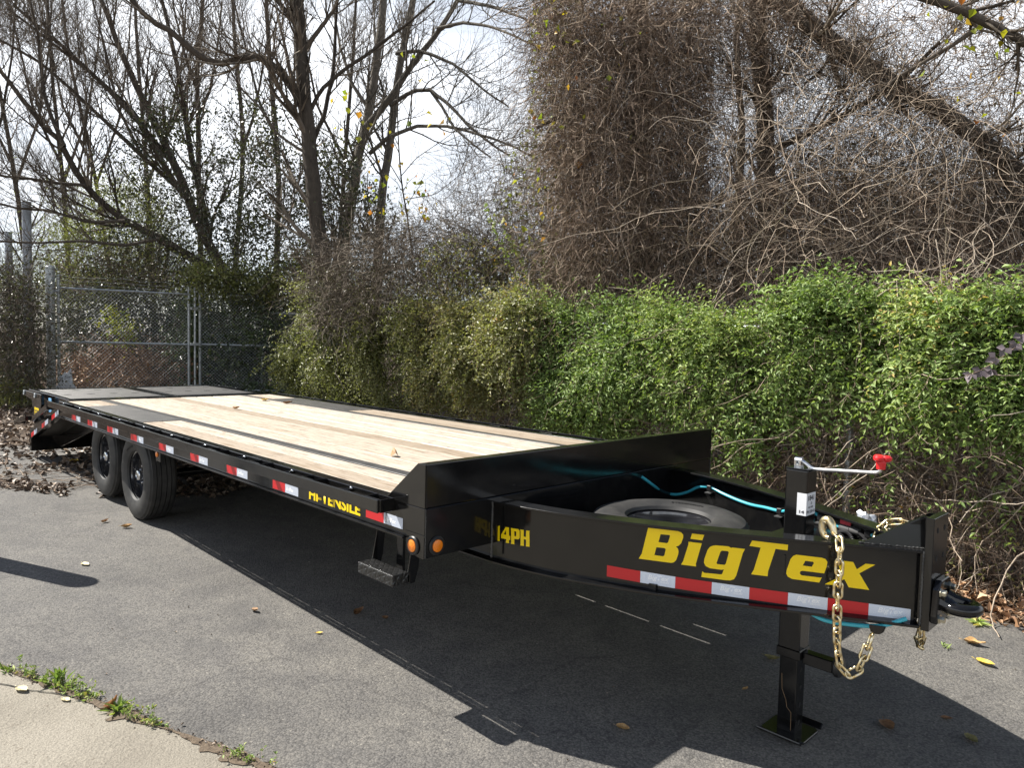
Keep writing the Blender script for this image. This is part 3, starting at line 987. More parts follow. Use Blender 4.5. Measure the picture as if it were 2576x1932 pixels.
# ---- lettering on the near tongue beam
GLYPH = {
'B': [[(1.2145, 0.8527), (1.3425, 0.8529), (1.3564, 0.8487), (1.3646, 0.8399), (1.3651, 0.8277), (1.3581, 0.8033), (1.3487, 0.7912), (1.3363, 0.7844), (1.3444, 0.7781), (1.348, 0.7667), (1.347, 0.7522), (1.3392, 0.7267), (1.3297, 0.7153), (1.3178, 0.7117), (1.1782, 0.7114), (1.191, 0.7361)], [(1.2694, 0.8309), (1.3075, 0.8321), (1.3097, 0.8275), (1.3027, 0.7992), (1.2968, 0.7952), (1.2614, 0.7957)], [(1.2533, 0.772), (1.2876, 0.7727), (1.2938, 0.7682), (1.2887, 0.7408), (1.2829, 0.7359), (1.2456, 0.7364)]] ,
'i': [[(1.4014, 0.8492), (1.4518, 0.8485), (1.4442, 0.8243), (1.3953, 0.8258)]] ,
'i2': [[(1.388, 0.812), (1.4428, 0.8113), (1.4218, 0.7206), (1.423, 0.709), (1.3604, 0.7098), (1.3688, 0.7263), (1.3877, 0.7998)]] ,
'g': [[(1.5012, 0.8092), (1.5525, 0.8099), (1.5633, 0.8038), (1.5647, 0.8068), (1.6176, 0.8061), (1.6097, 0.7881), (1.5874, 0.6899), (1.5786, 0.6728), (1.5638, 0.6662), (1.543, 0.6649), (1.4463, 0.6668), (1.4493, 0.6915), (1.458, 0.6861), (1.525, 0.6873), (1.5306, 0.6903), (1.5367, 0.71), (1.5262, 0.7071), (1.4802, 0.7085), (1.4627, 0.7154), (1.4548, 0.7286), (1.4557, 0.7449), (1.4676, 0.7866), (1.4767, 0.7997), (1.488, 0.8061)], [(1.5249, 0.7889), (1.5495, 0.7895), (1.5539, 0.784), (1.544, 0.7369), (1.5386, 0.7294), (1.5081, 0.7295), (1.506, 0.7345), (1.5194, 0.7823)]] ,
'T': [[(1.6441, 0.8445), (1.7845, 0.8411), (1.7835, 0.8175), (1.7369, 0.8193), (1.712, 0.722), (1.7107, 0.7012), (1.6458, 0.7022), (1.6555, 0.7222), (1.6788, 0.8181), (1.6346, 0.8211)]] ,
'e': [[(1.8176, 0.8034), (1.9147, 0.801), (1.9289, 0.7968), (1.9361, 0.7866), (1.9342, 0.7667), (1.9263, 0.7378), (1.8428, 0.7394), (1.8361, 0.736), (1.834, 0.7269), (1.8416, 0.7202), (1.9144, 0.7189), (1.9183, 0.7211), (1.9093, 0.698), (1.8058, 0.701), (1.789, 0.7085), (1.7823, 0.721), (1.7837, 0.7368), (1.7961, 0.7825), (1.8057, 0.7968)], [(1.8531, 0.7816), (1.8835, 0.7809), (1.8854, 0.7745), (1.8784, 0.7597), (1.8439, 0.7611)]] ,
'x': [[(1.9705, 0.7978), (2.0316, 0.7963), (2.0458, 0.7684), (2.0765, 0.7944), (2.1124, 0.7945), (2.0559, 0.7531), (2.095, 0.6898), (2.0196, 0.6915), (2.0024, 0.723), (1.9594, 0.6943), (1.9295, 0.6934), (1.9924, 0.7349)]] ,
'one': [[(0.4594, 0.7508), (0.4623, 0.7499), (0.4641, 0.6746), (0.4427, 0.6729), (0.4428, 0.7267), (0.4334, 0.726), (0.4331, 0.7357)]] ,
'four': [[(0.4999, 0.7512), (0.5214, 0.7526), (0.5232, 0.7129), (0.5308, 0.7123), (0.5311, 0.6931), (0.523, 0.6926), (0.5243, 0.6764), (0.5042, 0.6746), (0.5053, 0.6924), (0.4736, 0.6916), (0.473, 0.7087)], [(0.5029, 0.7363), (0.5042, 0.713), (0.4899, 0.7137)]] ,
'P': [[(0.5328, 0.7525), (0.5779, 0.7548), (0.5859, 0.7488), (0.587, 0.7131), (0.5794, 0.7058), (0.5558, 0.7035), (0.5566, 0.6773), (0.5352, 0.6757), (0.5369, 0.6825), (0.5344, 0.7438)], [(0.5546, 0.7411), (0.5644, 0.7412), (0.5661, 0.739), (0.5659, 0.7198), (0.5633, 0.7179), (0.5554, 0.7175)]] ,
'H': [[(0.5895, 0.7554), (0.61, 0.7562), (0.6104, 0.7247), (0.6235, 0.7249), (0.6231, 0.7564), (0.6438, 0.7578), (0.6423, 0.7481), (0.6453, 0.6817), (0.6249, 0.68), (0.6244, 0.7125), (0.6108, 0.7122), (0.6131, 0.6799), (0.5919, 0.6785), (0.5932, 0.6847), (0.5914, 0.7456)]] ,
}
for nm, loops in GLYPH.items():
    flat = [Vector((a, b, 0)) for lp in loops for a, b in lp]
    tris = tessellate_polygon([[Vector((a, b, 0)) for a, b in lp] for lp in loops])
    me = bpy.data.meshes.new('yellow_letter')
    me.from_pydata([on_web(v.x, v.y, .0016) for v in flat], [], [tuple(t) for t in tris])
    link('yellow_letter', me, YELLOW, TR)
for k in range(8):
    s0 = 1.0365 + .1514 * k
    z0 = .6105 - .0038 * k
    m, nm = ((TAPE_R, 'red_reflector_tape'), (TAPE_W, 'white_reflector_tape'))[k % 2]
    V = []
    for i in range(5):
        q = s0 + .1508 * i / 4
        V += [on_web(q, z0 - .0038 * i / 4, .0012), on_web(q, z0 + .0508 - .0038 * i / 4, .0012)]
    g = Geo().add(V, [(2 * i, 2 * i + 2, 2 * i + 3, 2 * i + 1) for i in range(4)])
    part(nm, g, m)
    if k % 2:
        put_text('BigTex', .029, lambda a, b, s0=s0, z0=z0: on_web(s0 + .033 + a, z0 + .021 + b, .002), PRINT_W, None, .25, .0008, .092)
        put_text('TRAILERS', .009, lambda a, b, s0=s0, z0=z0: on_web(s0 + .085 + a, z0 + .0115 + b, .002), PRINT_W, None, .25, .0003, .04)

# ---- jack
JX, JY = 1.158, -.012
jk = part('jack', Geo().box(JX - .049, JX + .049, JY - .049, JY + .049, .31, 1.115), PAINT, .006, seg=2)
part('jack_cap', Geo().box(JX - .05, JX + .05, JY - .05, JY + .05, 1.1155, 1.122), PAINT, .004, parent=jk, seg=2)
part('collar', Geo().box(JX - .054, JX + .054, JY - .054, JY + .054, .272, .315), PAINT, .004, parent=jk)
il = part('drop_leg', Geo().box(JX - .041, JX + .041, JY - .041, JY + .041, -.072, .275), PAINT, .005, parent=jk, seg=2)
for z in (.215, .135, .055, -.025):
    part('pin_hole', Geo().lathe([(.0115, 0), (0, .0004)], (JX + .0413, JY, z), (1, 0, 0), 12), HOLE, parent=jk)
part('rust_scratch', Geo().tube([(JX - .028, JY - .0412, .19), (JX - .024, JY - .0412, .12), (JX - .004, JY - .0412, .075), (JX + .001, JY - .0412, .045), (JX + .022, JY - .0412, .025), (JX + .023, JY - .0412, -.055)], .0011, 4), RUSTY, parent=jk)
ft = Geo()
a, b = .1, .072
zf = gz(JX) - .002
ft.prism([(JX - a, JY - b, zf), (JX - b, JY - a, zf), (JX + b, JY - a, zf), (JX + a, JY - b, zf), (JX + a, JY + b, zf), (JX + b, JY + a, zf), (JX - b, JY + a, zf), (JX - a, JY + b, zf)], (0, 0, .011))
part('foot_plate', ft, PAINT, .003, parent=jk)
part('foot_lip', Geo().prism([(JX - a, JY - .102, zf + .004), (JX + a, JY - .102, zf + .004), (JX + a, JY - .125, zf + .022), (JX - a, JY - .125, zf + .022)], (0, .004, .008)), PAINT, .002, parent=jk)
part('foot_lip', Geo().prism([(JX - a, JY + .102, zf + .004), (JX + a, JY + .102, zf + .004), (JX + a, JY + .125, zf + .022), (JX - a, JY + .125, zf + .022)], (0, -.004, .008)), PAINT, .002, parent=jk)
part('spring_pin_housing', Geo().box(JX + .0545, JX + .185, JY - .026, JY + .026, .255, .308), PAINT, .004, parent=jk)
part('pin_pull', Geo().lathe([(.0, 0), (.04, .002), (.048, .012), (.044, .028), (.02, .034), (0, .035)], (JX + .185, JY, .285), (1, 0, 0), 18), BLACKRUB, smooth=True, parent=jk)
ck = part('crank_fork', Geo().box(1.127, 1.134, -.022, .012, 1.122, 1.152).box(1.150, 1.157, -.022, .012, 1.122, 1.152).lathe([(.0, -.017), (.015, -.017), (.015, .017), (0, .017)], (1.142, -.004, 1.150), (1, 0, 0), 16).lathe([(.017, 0), (.017, .012), (0, .012)], (1.142, -.004, 1.121), (0, 0, 1), 14), CHROME, .001, parent=jk)
part('crank_arm', Geo().tube([(1.150, -.004, 1.150), (1.163, -.004, 1.144), (1.195, -.004, 1.124), (1.208, -.004, 1.120), (1.225, -.004, 1.120), (1.34, -.004, 1.130), (1.452, -.004, 1.139), (1.470, -.004, 1.142), (1.481, -.004, 1.150), (1.484, -.004, 1.165)], .0082, 12), mat('zinc_bright', (0.72, 0.73, 0.75), .28, .9), smooth=True, parent=jk)
kn = Geo().lathe([(0, .0), (.017, .0), (.019, .02), (.020, .03), (.012, .055), (0, .056)], (1.484, -.004, 1.158), (0, 0, 1), 18)
for i in range(3):
    a = i * 2.094 + .35
    kn.lathe([(0, -.013), (.014, -.012), (.021, -.005), (.021, .005), (.014, .012), (0, .013)], (1.484 + .019 * math.cos(a), -.004 + .019 * math.sin(a), 1.203), (0, 0, 1), 14)
part('crank_knob', kn, REDK, smooth=True, parent=jk)
# the white sticker folded round a corner of the jack
st = part('sticker', Geo().box(1.166, JX + .0502, JY - .0502, JY - .0492, .918, 1.016).box(JX + .0492, JX + .0502, JY - .0491, JY + .040, .918, 1.016), PAPER, parent=jk)
fx = JX + .0508
put_text('1841', .030, lambda a, b: (fx, JY - .034 + a, .984 + b), INK, jk, 0, .0008, .058)
put_text('23', .014, lambda a, b: (fx, JY - .008 + a, .966 + b), INK, jk, 0, .0004)
put_text('MC 8320', .010, lambda a, b: (fx, JY - .028 + a, .950 + b), INK, jk, 0, .0003, .045)
put_text('PH 25+5', .017, lambda a, b: (fx, JY - .045 + a, .928 + b), INK, jk, 0, .0006, .08)
put_text('14', .017, lambda a, b: (1.178 + a, JY - .0508, .928 + b), INK, jk, 0, .0006, .022)

# ---- blue hose, cables and clips on the inner side of the far beam
hose = [(-.02, .27, .90), (0.0, .364, .872), (0.004, .42, .855), (.006, .52, .80), (-.02, .66, .735), (-.078, .745, .711), (-.05, .744, .709), (.038, .741, .713), (.126, .733, .745), (.203, .716, .788), (.258, .705, .802), (.314, .692, .807), (.394, .670, .79), (.507, .630, .777), (.617, .589, .773), (.723, .545, .782), (.80, .511, .786), (.846, .490, .792), (.95, .435, .83), (1.052, .382, .841), (1.094, .359, .834), (1.162, .322, .82), (1.197, .303, .818), (1.223, .288, .818)]
hose = [p for p in hose if p[0] > -.019 or p[1] > .6]
hose = hose[1:]
hz = dense(np.array(hose), 4)
bh = part('blue_hose', Geo().tube(hz, .0085, 10), CYAN, smooth=True)
part('blue_hose', Geo().tube(dense(np.array([(1.371, .205, .829), (1.409, .184, .831), (1.443, .165, .816), (1.47, .15, .78)]), 4), .0085, 10), CYAN, smooth=True)
part('blue_hose', Geo().tube(dense(np.array([(1.25, -.24, .60), (1.36, -.24, .556), (1.45, -.2, .548), (1.56, -.15, .56), (1.64, -.1, .60)]), 5), .0085, 10), CYAN, smooth=True)
part('cable_sleeve', Geo().tube([(1.223, .286, .818), (1.235, .280, .819), (1.285, .252, .823)], [.013, .0165, .0165], 12), GREYRUB, smooth=True)
part('cable_sleeve', Geo().tube([(1.288, .250, .8235), (1.30, .244, .824), (1.335, .226, .825)], [.0175, .0175, .015], 12), GREYRUB, smooth=True)
for pts in ([(1.19, .25, .77), (1.23, .25, .80), (1.27, .235, .812), (1.30, .215, .80), (1.325, .195, .765)], [(1.335, .22, .822), (1.37, .19, .81), (1.40, .16, .785), (1.43, .14, .75)], [(1.15, .27, .76), (1.20, .26, .785), (1.25, .235, .79), (1.28, .21, .76)]):
    q = dense(np.array(pts), 10)
    part('corrugated_cable', Geo().tube(q, [.0085 if i % 2 else .0105 for i in range(len(q))], 8), BLACKRUB)
for (x, y, z) in ((.30, .700, .803), (.83, .503, .79), (1.105, .358, .832), (1.38, .205, .83), (-.06, .75, .712)):
    part('hose_clip', Geo().box(x - .014, x + .014, y - .022, y + .006, z - .014, z + .016), BLACKRUB, .003)
    part('clip_tab', Geo().box(x - .02, x + .02, y - .032, y + .004, z - .03, z - .025), GREYRUB)
rp_ = [(1.218, .289, .862), (1.277, .256, .845), (1.277, .256, .866), (1.218, .289, .884)]
part('red_tag', Geo().prism([(1.222, .287, .835), (1.282, .254, .835), (1.282, .254, .861), (1.222, .287, .861)], (-.001, -.002, 0)), mat('red_tag', (.5, .02, .04), .5))

# ---- step below the deck front
stp = part('step', Geo().box(-.382, -.098, -1.302, -1.215, .536, .588), STEPM, .003)
for x in (-.382, -.098):
    pts = [(x, y, z) for y, z in ((-1.15, .745), (-1.195, .745), (-1.222, .60), (-1.225, .5892), (-1.214, .5895), (-1.214, .536), (-1.185, .536), (-1.165, .60))]
    part('step_hanger', Geo().prism(pts, (.007, 0, 0)), PAINT, .001)
part('step_hanger', Geo().box(-.285, -.235, -1.15, -1.135, .54, .745), PAINT, .001)
part('step_back', Geo().box(-.374, -.098, -1.2135, -1.205, .54, .575), PAINT)

# weld beads where the plates meet
def weld(p0, p1, r=.0042):
    a = np.array(p0, float); b = np.array(p1, float); n = max(6, int(np.linalg.norm(b - a) / .007))
    P = a + (b - a) * np.linspace(0, 1, n)[:, None] + np.random.default_rng(n).normal(size=(n, 3)) * .0006
    part('weld_bead', Geo().tube(P, [r * (1.15 if i % 2 else .85) for i in range(n)], 6), STEEL)
for s in (-1, 1):
    weld((.0, s * 1.2, .67), (.0, s * 1.2, .893), .0025)
    weld((.004, s * .798, .60), (.004, s * .798, .874), .005)
    weld((-.30, s * 1.2015, .775), (-.30, s * 1.2015, .893), .003)
    weld((1.684, -s * -.09, .585), (1.684, -s * -.09, .876), .004)
    weld((1.47, s * .166, .879), (1.675, s * .055, .879), .004)
weld((1.684, -.05, .885), (1.684, -.05, 1.0), .004)

# ------------------------------------------------------------------ spare wheel lying in the tongue
SPW = thing('spare_wheel', 'spare tyre on a glossy black rim lying flat inside the trailer tongue', 'spare wheel', (.52, -.07, .61))
wo = wheel((.52, -.07, .683), Matrix.Rotation(-math.pi / 2, 4, 'X'), SPW, .6, cap=False)
wo.matrix_parent_inverse = Matrix.Translation((-.52, .07, -.61))

# ------------------------------------------------------------------ safety chains
def link_mesh():
    pts = []
    a, r = .0185, .0148
    for i in range(9):
        t = -math.pi / 2 + math.pi * i / 8
        pts.append((0, r * math.sin(t), a + r * math.cos(t)))
    for i in range(9):
        t = math.pi / 2 + math.pi * i / 8
        pts.append((0, r * math.sin(t), -a + r * math.cos(t)))
    g = Geo()
    n, s = len(pts), 8
    V = []; F = []
    for i in range(n):
        p = np.array(pts[i]); q = np.array(pts[(i + 1) % n]) - np.array(pts[i - 1]); q /= np.linalg.norm(q)
        b = np.array([1.0, 0, 0]); c = np.cross(q, b)
        for j in range(s):
            w = 2 * math.pi * j / s
            V.append(p + 0.0054 * (math.cos(w) * b + math.sin(w) * c))
    for i in range(n):
        for j in range(s):
            F.append((i * s + j, ((i + 1) % n) * s + j, ((i + 1) % n) * s + (j + 1) % s, i * s + (j + 1) % s))
    return g.add(V, F).mesh('link', smooth=True)
LINK = link_mesh(); LINK.materials.append(GOLD)


def chain(label, path, pitch=.0452, hook=None):
    P = dense(np.array(path), 12)
    S = np.r_[0, np.cumsum(np.linalg.norm(np.diff(P, axis=0), axis=1))]
    root = thing('safety_chain', label, 'chain', P[0], 'safety chains of the tongue')
    n = int(S[-1] / pitch)
    for i in range(n):
        s = (i + .5) * pitch
        p = Vector([np.interp(s, S, P[:, k]) for k in range(3)])
        d = Vector([np.interp(s + .01, S, P[:, k]) - np.interp(s - .01, S, P[:, k]) for k in range(3)]).normalized()
        M = d.to_track_quat('Z', 'X').to_matrix().to_4x4()
        o = link('link', LINK, None, root)
        o.matrix_basis = Matrix.Translation(p) @ M @ Matrix.Rotation((.75 if i % 2 else -.80) + .2 * math.sin(i * 2.1), 4, 'Z')
    if hook:
        hk = dense(np.array(hook), 6)
        m = len(hk)
        rr = [.0105 + .0065 * math.sin(math.pi * min(1, i / m * 1.15)) for i in range(m)]
        o = Geo().tube(hk, rr, 12).obj('hook', GOLD, root, 0, True)
    return root


chain('brass-coloured safety chain hanging in a loop over the near tongue beam', [(1.400, -.232, .903), (1.425, -.258, .898), (1.442, -.284, .878), (1.448, -.292, .80), (1.448, -.293, .70), (1.450, -.293, .58), (1.456, -.291, .48), (1.472, -.285, .402), (1.50, -.272, .385), (1.527, -.258, .41), (1.545, -.238, .48), (1.556, -.21, .55), (1.558, -.2, .568)],
      hook=[(1.402, -.232, .906), (1.394, -.228, .924), (1.383, -.224, .946), (1.367, -.219, .957), (1.350, -.214, .949), (1.343, -.212, .926), (1.347, -.214, .902), (1.360, -.218, .888), (1.378, -.224, .886)])
part('chain_clip', Geo().prism([(1.535, -.20, .57), (1.585, -.172, .57), (1.578, -.176, .545), (1.567, -.182, .536), (1.553, -.190, .536), (1.542, -.196, .545)], (.004, .008, 0)), PAINT, .001)
chain('second brass-coloured chain lying over the far tongue beam behind the coupler plate', [(1.40, .165, .79), (1.425, .17, .83), (1.435, .178, .865), (1.455, .19, .895), (1.48, .20, .905), (1.52, .205, .912), (1.555, .205, .905), (1.585, .20, .893), (1.60, .20, .80), (1.61, .20, .70), (1.62, .195, .60), (1.625, .16, .52), (1.62, .13, .46), (1.635, .10, .44), (1.65, .07, .47), (1.652, .06, .52), (1.65, .055, .56)])

# ------------------------------------------------------------------ plants: bulk helpers
def unit(v):
    return v / (np.linalg.norm(v, axis=-1, keepdims=True) + 1e-12)


def tubes(P, R, s=3):
    """P (n,k,3), R (n,k) -> verts, faces of n tapered tubes"""
    n, k, _ = P.shape
    T = unit(np.gradient(P, axis=1))
    if s == 2:                       # hair-thin stems: a twisted strip, two triangles a joint
        B = unit(np.cross(T, unit(rng.normal(size=(n, k, 3)))))
        V = np.stack([P + R[..., None] * B, P - R[..., None] * B], 2)
        base = (np.arange(n) * k * 2)[:, None]
        i = (np.arange(k - 1) * 2)[None, :]
        F = np.stack([base + i, base + i + 1, base + i + 3, base + i + 2], -1).reshape(-1, 4)
        return V.reshape(-1, 3), F
    ref = unit(rng.normal(size=(n, 1, 3)))
    B = unit(np.cross(T, ref)); C = np.cross(T, B)
    a = np.arange(s) * 2 * math.pi / s
    V = P[:, :, None, :] + R[:, :, None, None] * (np.cos(a)[None, None, :, None] * B[:, :, None, :] + np.sin(a)[None, None, :, None] * C[:, :, None, :])
    base = (np.arange(n) * k * s)[:, None, None]
    i = (np.arange(k - 1) * s)[None, :, None]
    j = np.arange(s)[None, None, :]
    j2 = (j + 1) % s
    F = np.stack([base + i + j, base + i + j2, base + i + s + j2, base + i + s + j], -1).reshape(-1, 4)
    return V.reshape(-1, 3), F


class Bulk:
    def __init__(self):
        self.V = []; self.Q = []; self.T = []; self.A = []; self.n = 0

    def tubes(self, P, R, s=3, tint=None):
        if len(P) == 0:
            return self
        V, F = tubes(P, R, s)
        t = rng.random(len(P)) if tint is None else np.broadcast_to(tint, (len(P),))
        self.V.append(V); self.Q.append(F + self.n); self.A.append(np.repeat(t, P.shape[1] * s)); self.n += len(V)
        return self

    def leaves(self, P, D, size, aspect=0.45, fold=0.25, tint=None, nrm=None):
        """pointed leaves: P base (n,3), D direction the tip points"""
        n = len(P)
        if n == 0:
            return self
        D = unit(D)
        size = np.broadcast_to(size, (n,))[:, None]
        nn = unit(rng.normal(size=(n, 3)) * 0.7 + (np.array([0, 0, 1.0]) if nrm is None else nrm))
        S = unit(np.cross(D, nn)); U = np.cross(S, D)
        a = aspect * (0.8 + 0.4 * rng.random((n, 1)))
        mid = P + D * size * 0.45
        tip = P + D * size - U * size * 0.18
        l = mid + S * size * a * 0.5 + U * size * fold * a
        r = mid - S * size * a * 0.5 + U * size * fold * a
        V = np.stack([P, l, tip, r], 1).reshape(-1, 3)
        b = (np.arange(n) * 4)[:, None] + self.n
        self.T.append(np.concatenate([b + np.array([[0, 2, 1]]), b + np.array([[0, 3, 2]])]))
        t = rng.random(n) if tint is None else np.clip(np.broadcast_to(tint, (n,)), 0, 1)
        self.V.append(V); self.A.append(np.repeat(t, 4)); self.n += n * 4
        return self

    def obj(self, name, m, parent=None, stuff=True, smooth=False):
        fs = []
        if self.Q: fs.append(np.concatenate(self.Q))
        if self.T: fs.append(np.concatenate(self.T))
        me = mesh_np(name, np.concatenate(self.V), fs, smooth, np.concatenate(self.A))
        return link(name, me, m, parent, stuff)


def resample(P, k):
    P = np.asarray(P, float)
    S = np.r_[0, np.cumsum(np.linalg.norm(np.diff(P, axis=0), axis=1))]
    u = np.linspace(0, S[-1], k)
    return np.stack([np.interp(u, S, P[:, i]) for i in range(3)], 1)


def spawn(P, R, m, lr, ang, up=0.15, k=6, rs=0.55, tmin=0.2, curl=0.12, rend=0.35, rmin=0.002, taper_len=True, tmax=1.0):
    """m side shoots from each of the parents (n,k0,3)"""
    n, k0, _ = P.shape
    idx = np.repeat(np.arange(n), m)
    u = (tmin + (tmax - tmin) * rng.random(n * m)) * (k0 - 1)
    i0 = np.clip(u.astype(int), 0, k0 - 2); f = (u - i0)[:, None]
    A = P[idx, i0]; Bp = P[idx, i0 + 1]
    pos = A * (1 - f) + Bp * f
    tan = unit(Bp - A)
    r0 = (R[idx, i0] * (1 - f[:, 0]) + R[idx, i0 + 1] * f[:, 0]) * rs
    perp = unit(np.cross(tan, rng.normal(size=(n * m, 3))))
    a = np.radians(rng.uniform(ang[0], ang[1], n * m))[:, None]
    d = unit(np.cos(a) * tan + np.sin(a) * perp + np.array([0, 0, up]))
    ln = rng.uniform(lr[0], lr[1], n * m)
    if taper_len:
        ln = ln * (1.15 - 0.6 * u / (k0 - 1))
    step = (ln / (k - 1))[:, None]
    out = [pos]
    for q in range(k - 1):
        out.append(out[-1] + d * step)
        d = unit(d + rng.normal(size=d.shape) * curl + np.array([0, 0, up * 0.35]))
    P2 = np.stack(out, 1)
    R2 = np.maximum(rmin, r0[:, None] * np.linspace(1, rend, k)[None])
    return P2, R2


def walk(p0, d0, ln, k, curl=0.3, pull=(0, 0, -0.2)):
    """wandering stems: start (n,3), direction (n,3), length (n,)"""
    d = unit(d0); out = [p0]; step = (np.broadcast_to(ln, (len(p0),)) / (k - 1))[:, None]
    for q in range(k - 1):
        out.append(out[-1] + d * step)
        d = unit(d + rng.normal(size=d.shape) * curl + np.array(pull))
    return np.stack(out, 1)


def poly_pts(poly, n):
    """random points inside a polygon"""
    poly = np.asarray(poly, float)
    lo, hi = poly.min(0), poly.max(0)
    res = []; got = 0
    while got < n:
        q = lo + (hi - lo) * rng.random((4 * n, 2))
        x, y = q[:, 0], q[:, 1]
        ins = np.zeros(len(q), bool)
        j = len(poly) - 1
        for i in range(len(poly)):
            xi, yi = poly[i]; xj, yj = poly[j]
            c = ((yi > y) != (yj > y)) & (x < (xj - xi) * (y - yi) / (yj - yi + 1e-9) + xi)
            ins ^= c; j = i
        q = q[ins]; res.append(q); got += len(q)
    return np.concatenate(res)[:n]


def limb(pts, t, r0, r1, k=18, root=False):
    """a limb through view points at depth t (number or list)"""
    pts = np.array(pts, float)
    tt = np.interp(np.linspace(0, 1, len(pts)), np.linspace(0, 1, np.size(t)), np.atleast_1d(t)) if np.size(t) > 1 else np.full(len(pts), float(np.atleast_1d(t)[0]))
    W = at(pts[:, 0], pts[:, 1], tt)
    if root:
        b = W[0].copy(); d = W[0] - W[1]; d = d / (abs(d[2]) + 1e-6)
        h = b[2] - gz(b[0]) + 0.1
        W = np.vstack([[b[0] + d[0] * h * 0.5, b[1] + d[1] * h * 0.5, gz(b[0]) - 0.1], W])
    P = resample(W, k)
    P = P + rng.normal(size=P.shape) * (r0 * 0.10) * np.linspace(0.3, 1, k)[:, None]
    return P, np.linspace(r0, r1, k)


def bare_tree(name, label, limbs, m1=13, m2=8, m3=7, l1=(1.2, 3.0), l2=(0.6, 1.5), l3=(0.25, 0.6), bark=None, group=None, up=0.25, twig_r=0.0035, cat='tree'):
    P = np.stack([a for a, b in limbs]); R = np.stack([b for a, b in limbs])
    base = P[0][0]
    root = thing(name, label, cat, (base[0], base[1], float(gz(base[0]))), group)
    tk = Bulk()
    for i in range(len(limbs)):
        tk.tubes(P[i:i + 1], R[i:i + 1], 10 if R[i, 0] > .05 else 7)
    tk.obj('trunk', bark or BARK, root, stuff=False, smooth=True)
    c = Bulk()
    P1, R1 = spawn(P, R, m1, l1, (25, 60), up, 8, .42, .22, .10, .3, twig_r * 1.3)
    c.tubes(P1, R1, 5)
    P2, R2 = spawn(P1, R1, m2, l2, (25, 60), up, 7, .6, .12, .12, .4, twig_r)
    c.tubes(P2, R2, 4)
    P3, R3 = spawn(P2, R2, m3, l3, (25, 65), up * .8, 4, .7, .1, .15, .6, twig_r * .8)
    c.tubes(P3, R3, 2)
    c.obj('crown', TWIG if bark is None else bark, root, stuff=True)
    return root, P, R, P1, R1


# ------------------------------------------------------------------ chain-link fence and gate
def mesh_wires(O, U, Wd, H, pitch=.072, r=.0019):
    """diagonal wires of a chain-link panel: origin O, unit along U, width, height"""
    O = np.array(O, float); U = np.array(U, float)
    segs = []
    for sgn in (1, -1):
        for c in np.arange(-H, Wd + H, pitch):
            # line: along = c + sgn*z
            z0, z1 = 0.0, H
            a0, a1 = (c, c + H) if sgn > 0 else (c + H, c)
            lo, hi = 0.0, Wd
            za, zb = z0, z1
            if sgn > 0:
                za = max(z0, lo - c); zb = min(z1, hi - c)
                if zb - za < .03: continue
                p, q = (c + za, za), (c + zb, zb)
            else:
                za = max(z0, (c + H) - hi); zb = min(z1, (c + H) - lo)
                if zb - za < .03: continue
                p, q = (c + H - za, za), (c + H - zb, zb)
            segs.append((O + U * p[0] + np.array([0, 0, p[1]]), O + U * q[0] + np.array([0, 0, q[1]])))
    P = np.array(segs)
    return P, np.full(P.shape[:2], r)


FX = [-13.6, -10.6, -8.2, -5.6, -2.75, .19, 2.6, 4.2]
FN = thing('chain_link_fence', 'long weathered chain-link fence behind the trailer, mostly smothered by vines', 'fence', (0, 3.05, 0))
for a, b in zip(FX[:-1], FX[1:]):
    A = np.array([a, fence_y(a), float(gz(a)) + .03]); Bq = np.array([b, fence_y(b), float(gz(b)) + .03])
    d = Bq - A; w = np.linalg.norm(d[:2]); U = d / w
    P, R = mesh_wires(A, U, w, 1.83)
    bk = Bulk().tubes(P, R, 3, 0.5)
    bk.obj('wire_mesh', OLDWIRE, FN)
    Geo().tube([(A[0], A[1], A[2] + 1.85), (Bq[0], Bq[1], Bq[2] + 1.85)], .021, 8).obj('top_rail', GALV, FN, 0, True)
for x in FX:
    Geo().tube([(x, fence_y(x), float(gz(x)) - .1), (x, fence_y(x), float(gz(x)) + 1.9)], .030, 10).obj('post', GALV, FN, 0, True)


def gate_leaf(label, A, B, z0, z1, zx, mid):
    """A, B: foot points of the two uprights"""
    A = np.array(A); B = np.array(B)
    root = thing('chain_link_gate', label, 'gate', A, 'galvanised double gate behind the trailer')
    for p in (A, B):
        Geo().tube([(p[0], p[1], z0), (p[0], p[1], zx)], .030, 10).obj('upright', GALV, root, 0, True)
    for z in (z1, mid, z0 + .05):
        Geo().tube([(A[0], A[1], z), (B[0], B[1], z - .01)], .024, 8).obj('rail', GALV, root, 0, True)
    for z in np.linspace(z1 + .09, zx - .03, 3):
        P = np.linspace([A[0], A[1], z], [B[0], B[1], z - .02], 9); P[1:-1, 2] += rng.normal(size=7) * .012 - .02
        Geo().tube(P, .003, 4).obj('barbed_wire', WIRE, root)
    d = B - A; w = np.linalg.norm(d[:2]); U = np.array([d[0] / w, d[1] / w, 0])
    P, R = mesh_wires((A[0], A[1], z0 + .05), U, w, z1 - z0 - .05, .0725, .0030)
    Bulk().tubes(P, R, 3, .5).obj('wire_mesh', WIRE, root)
    return root


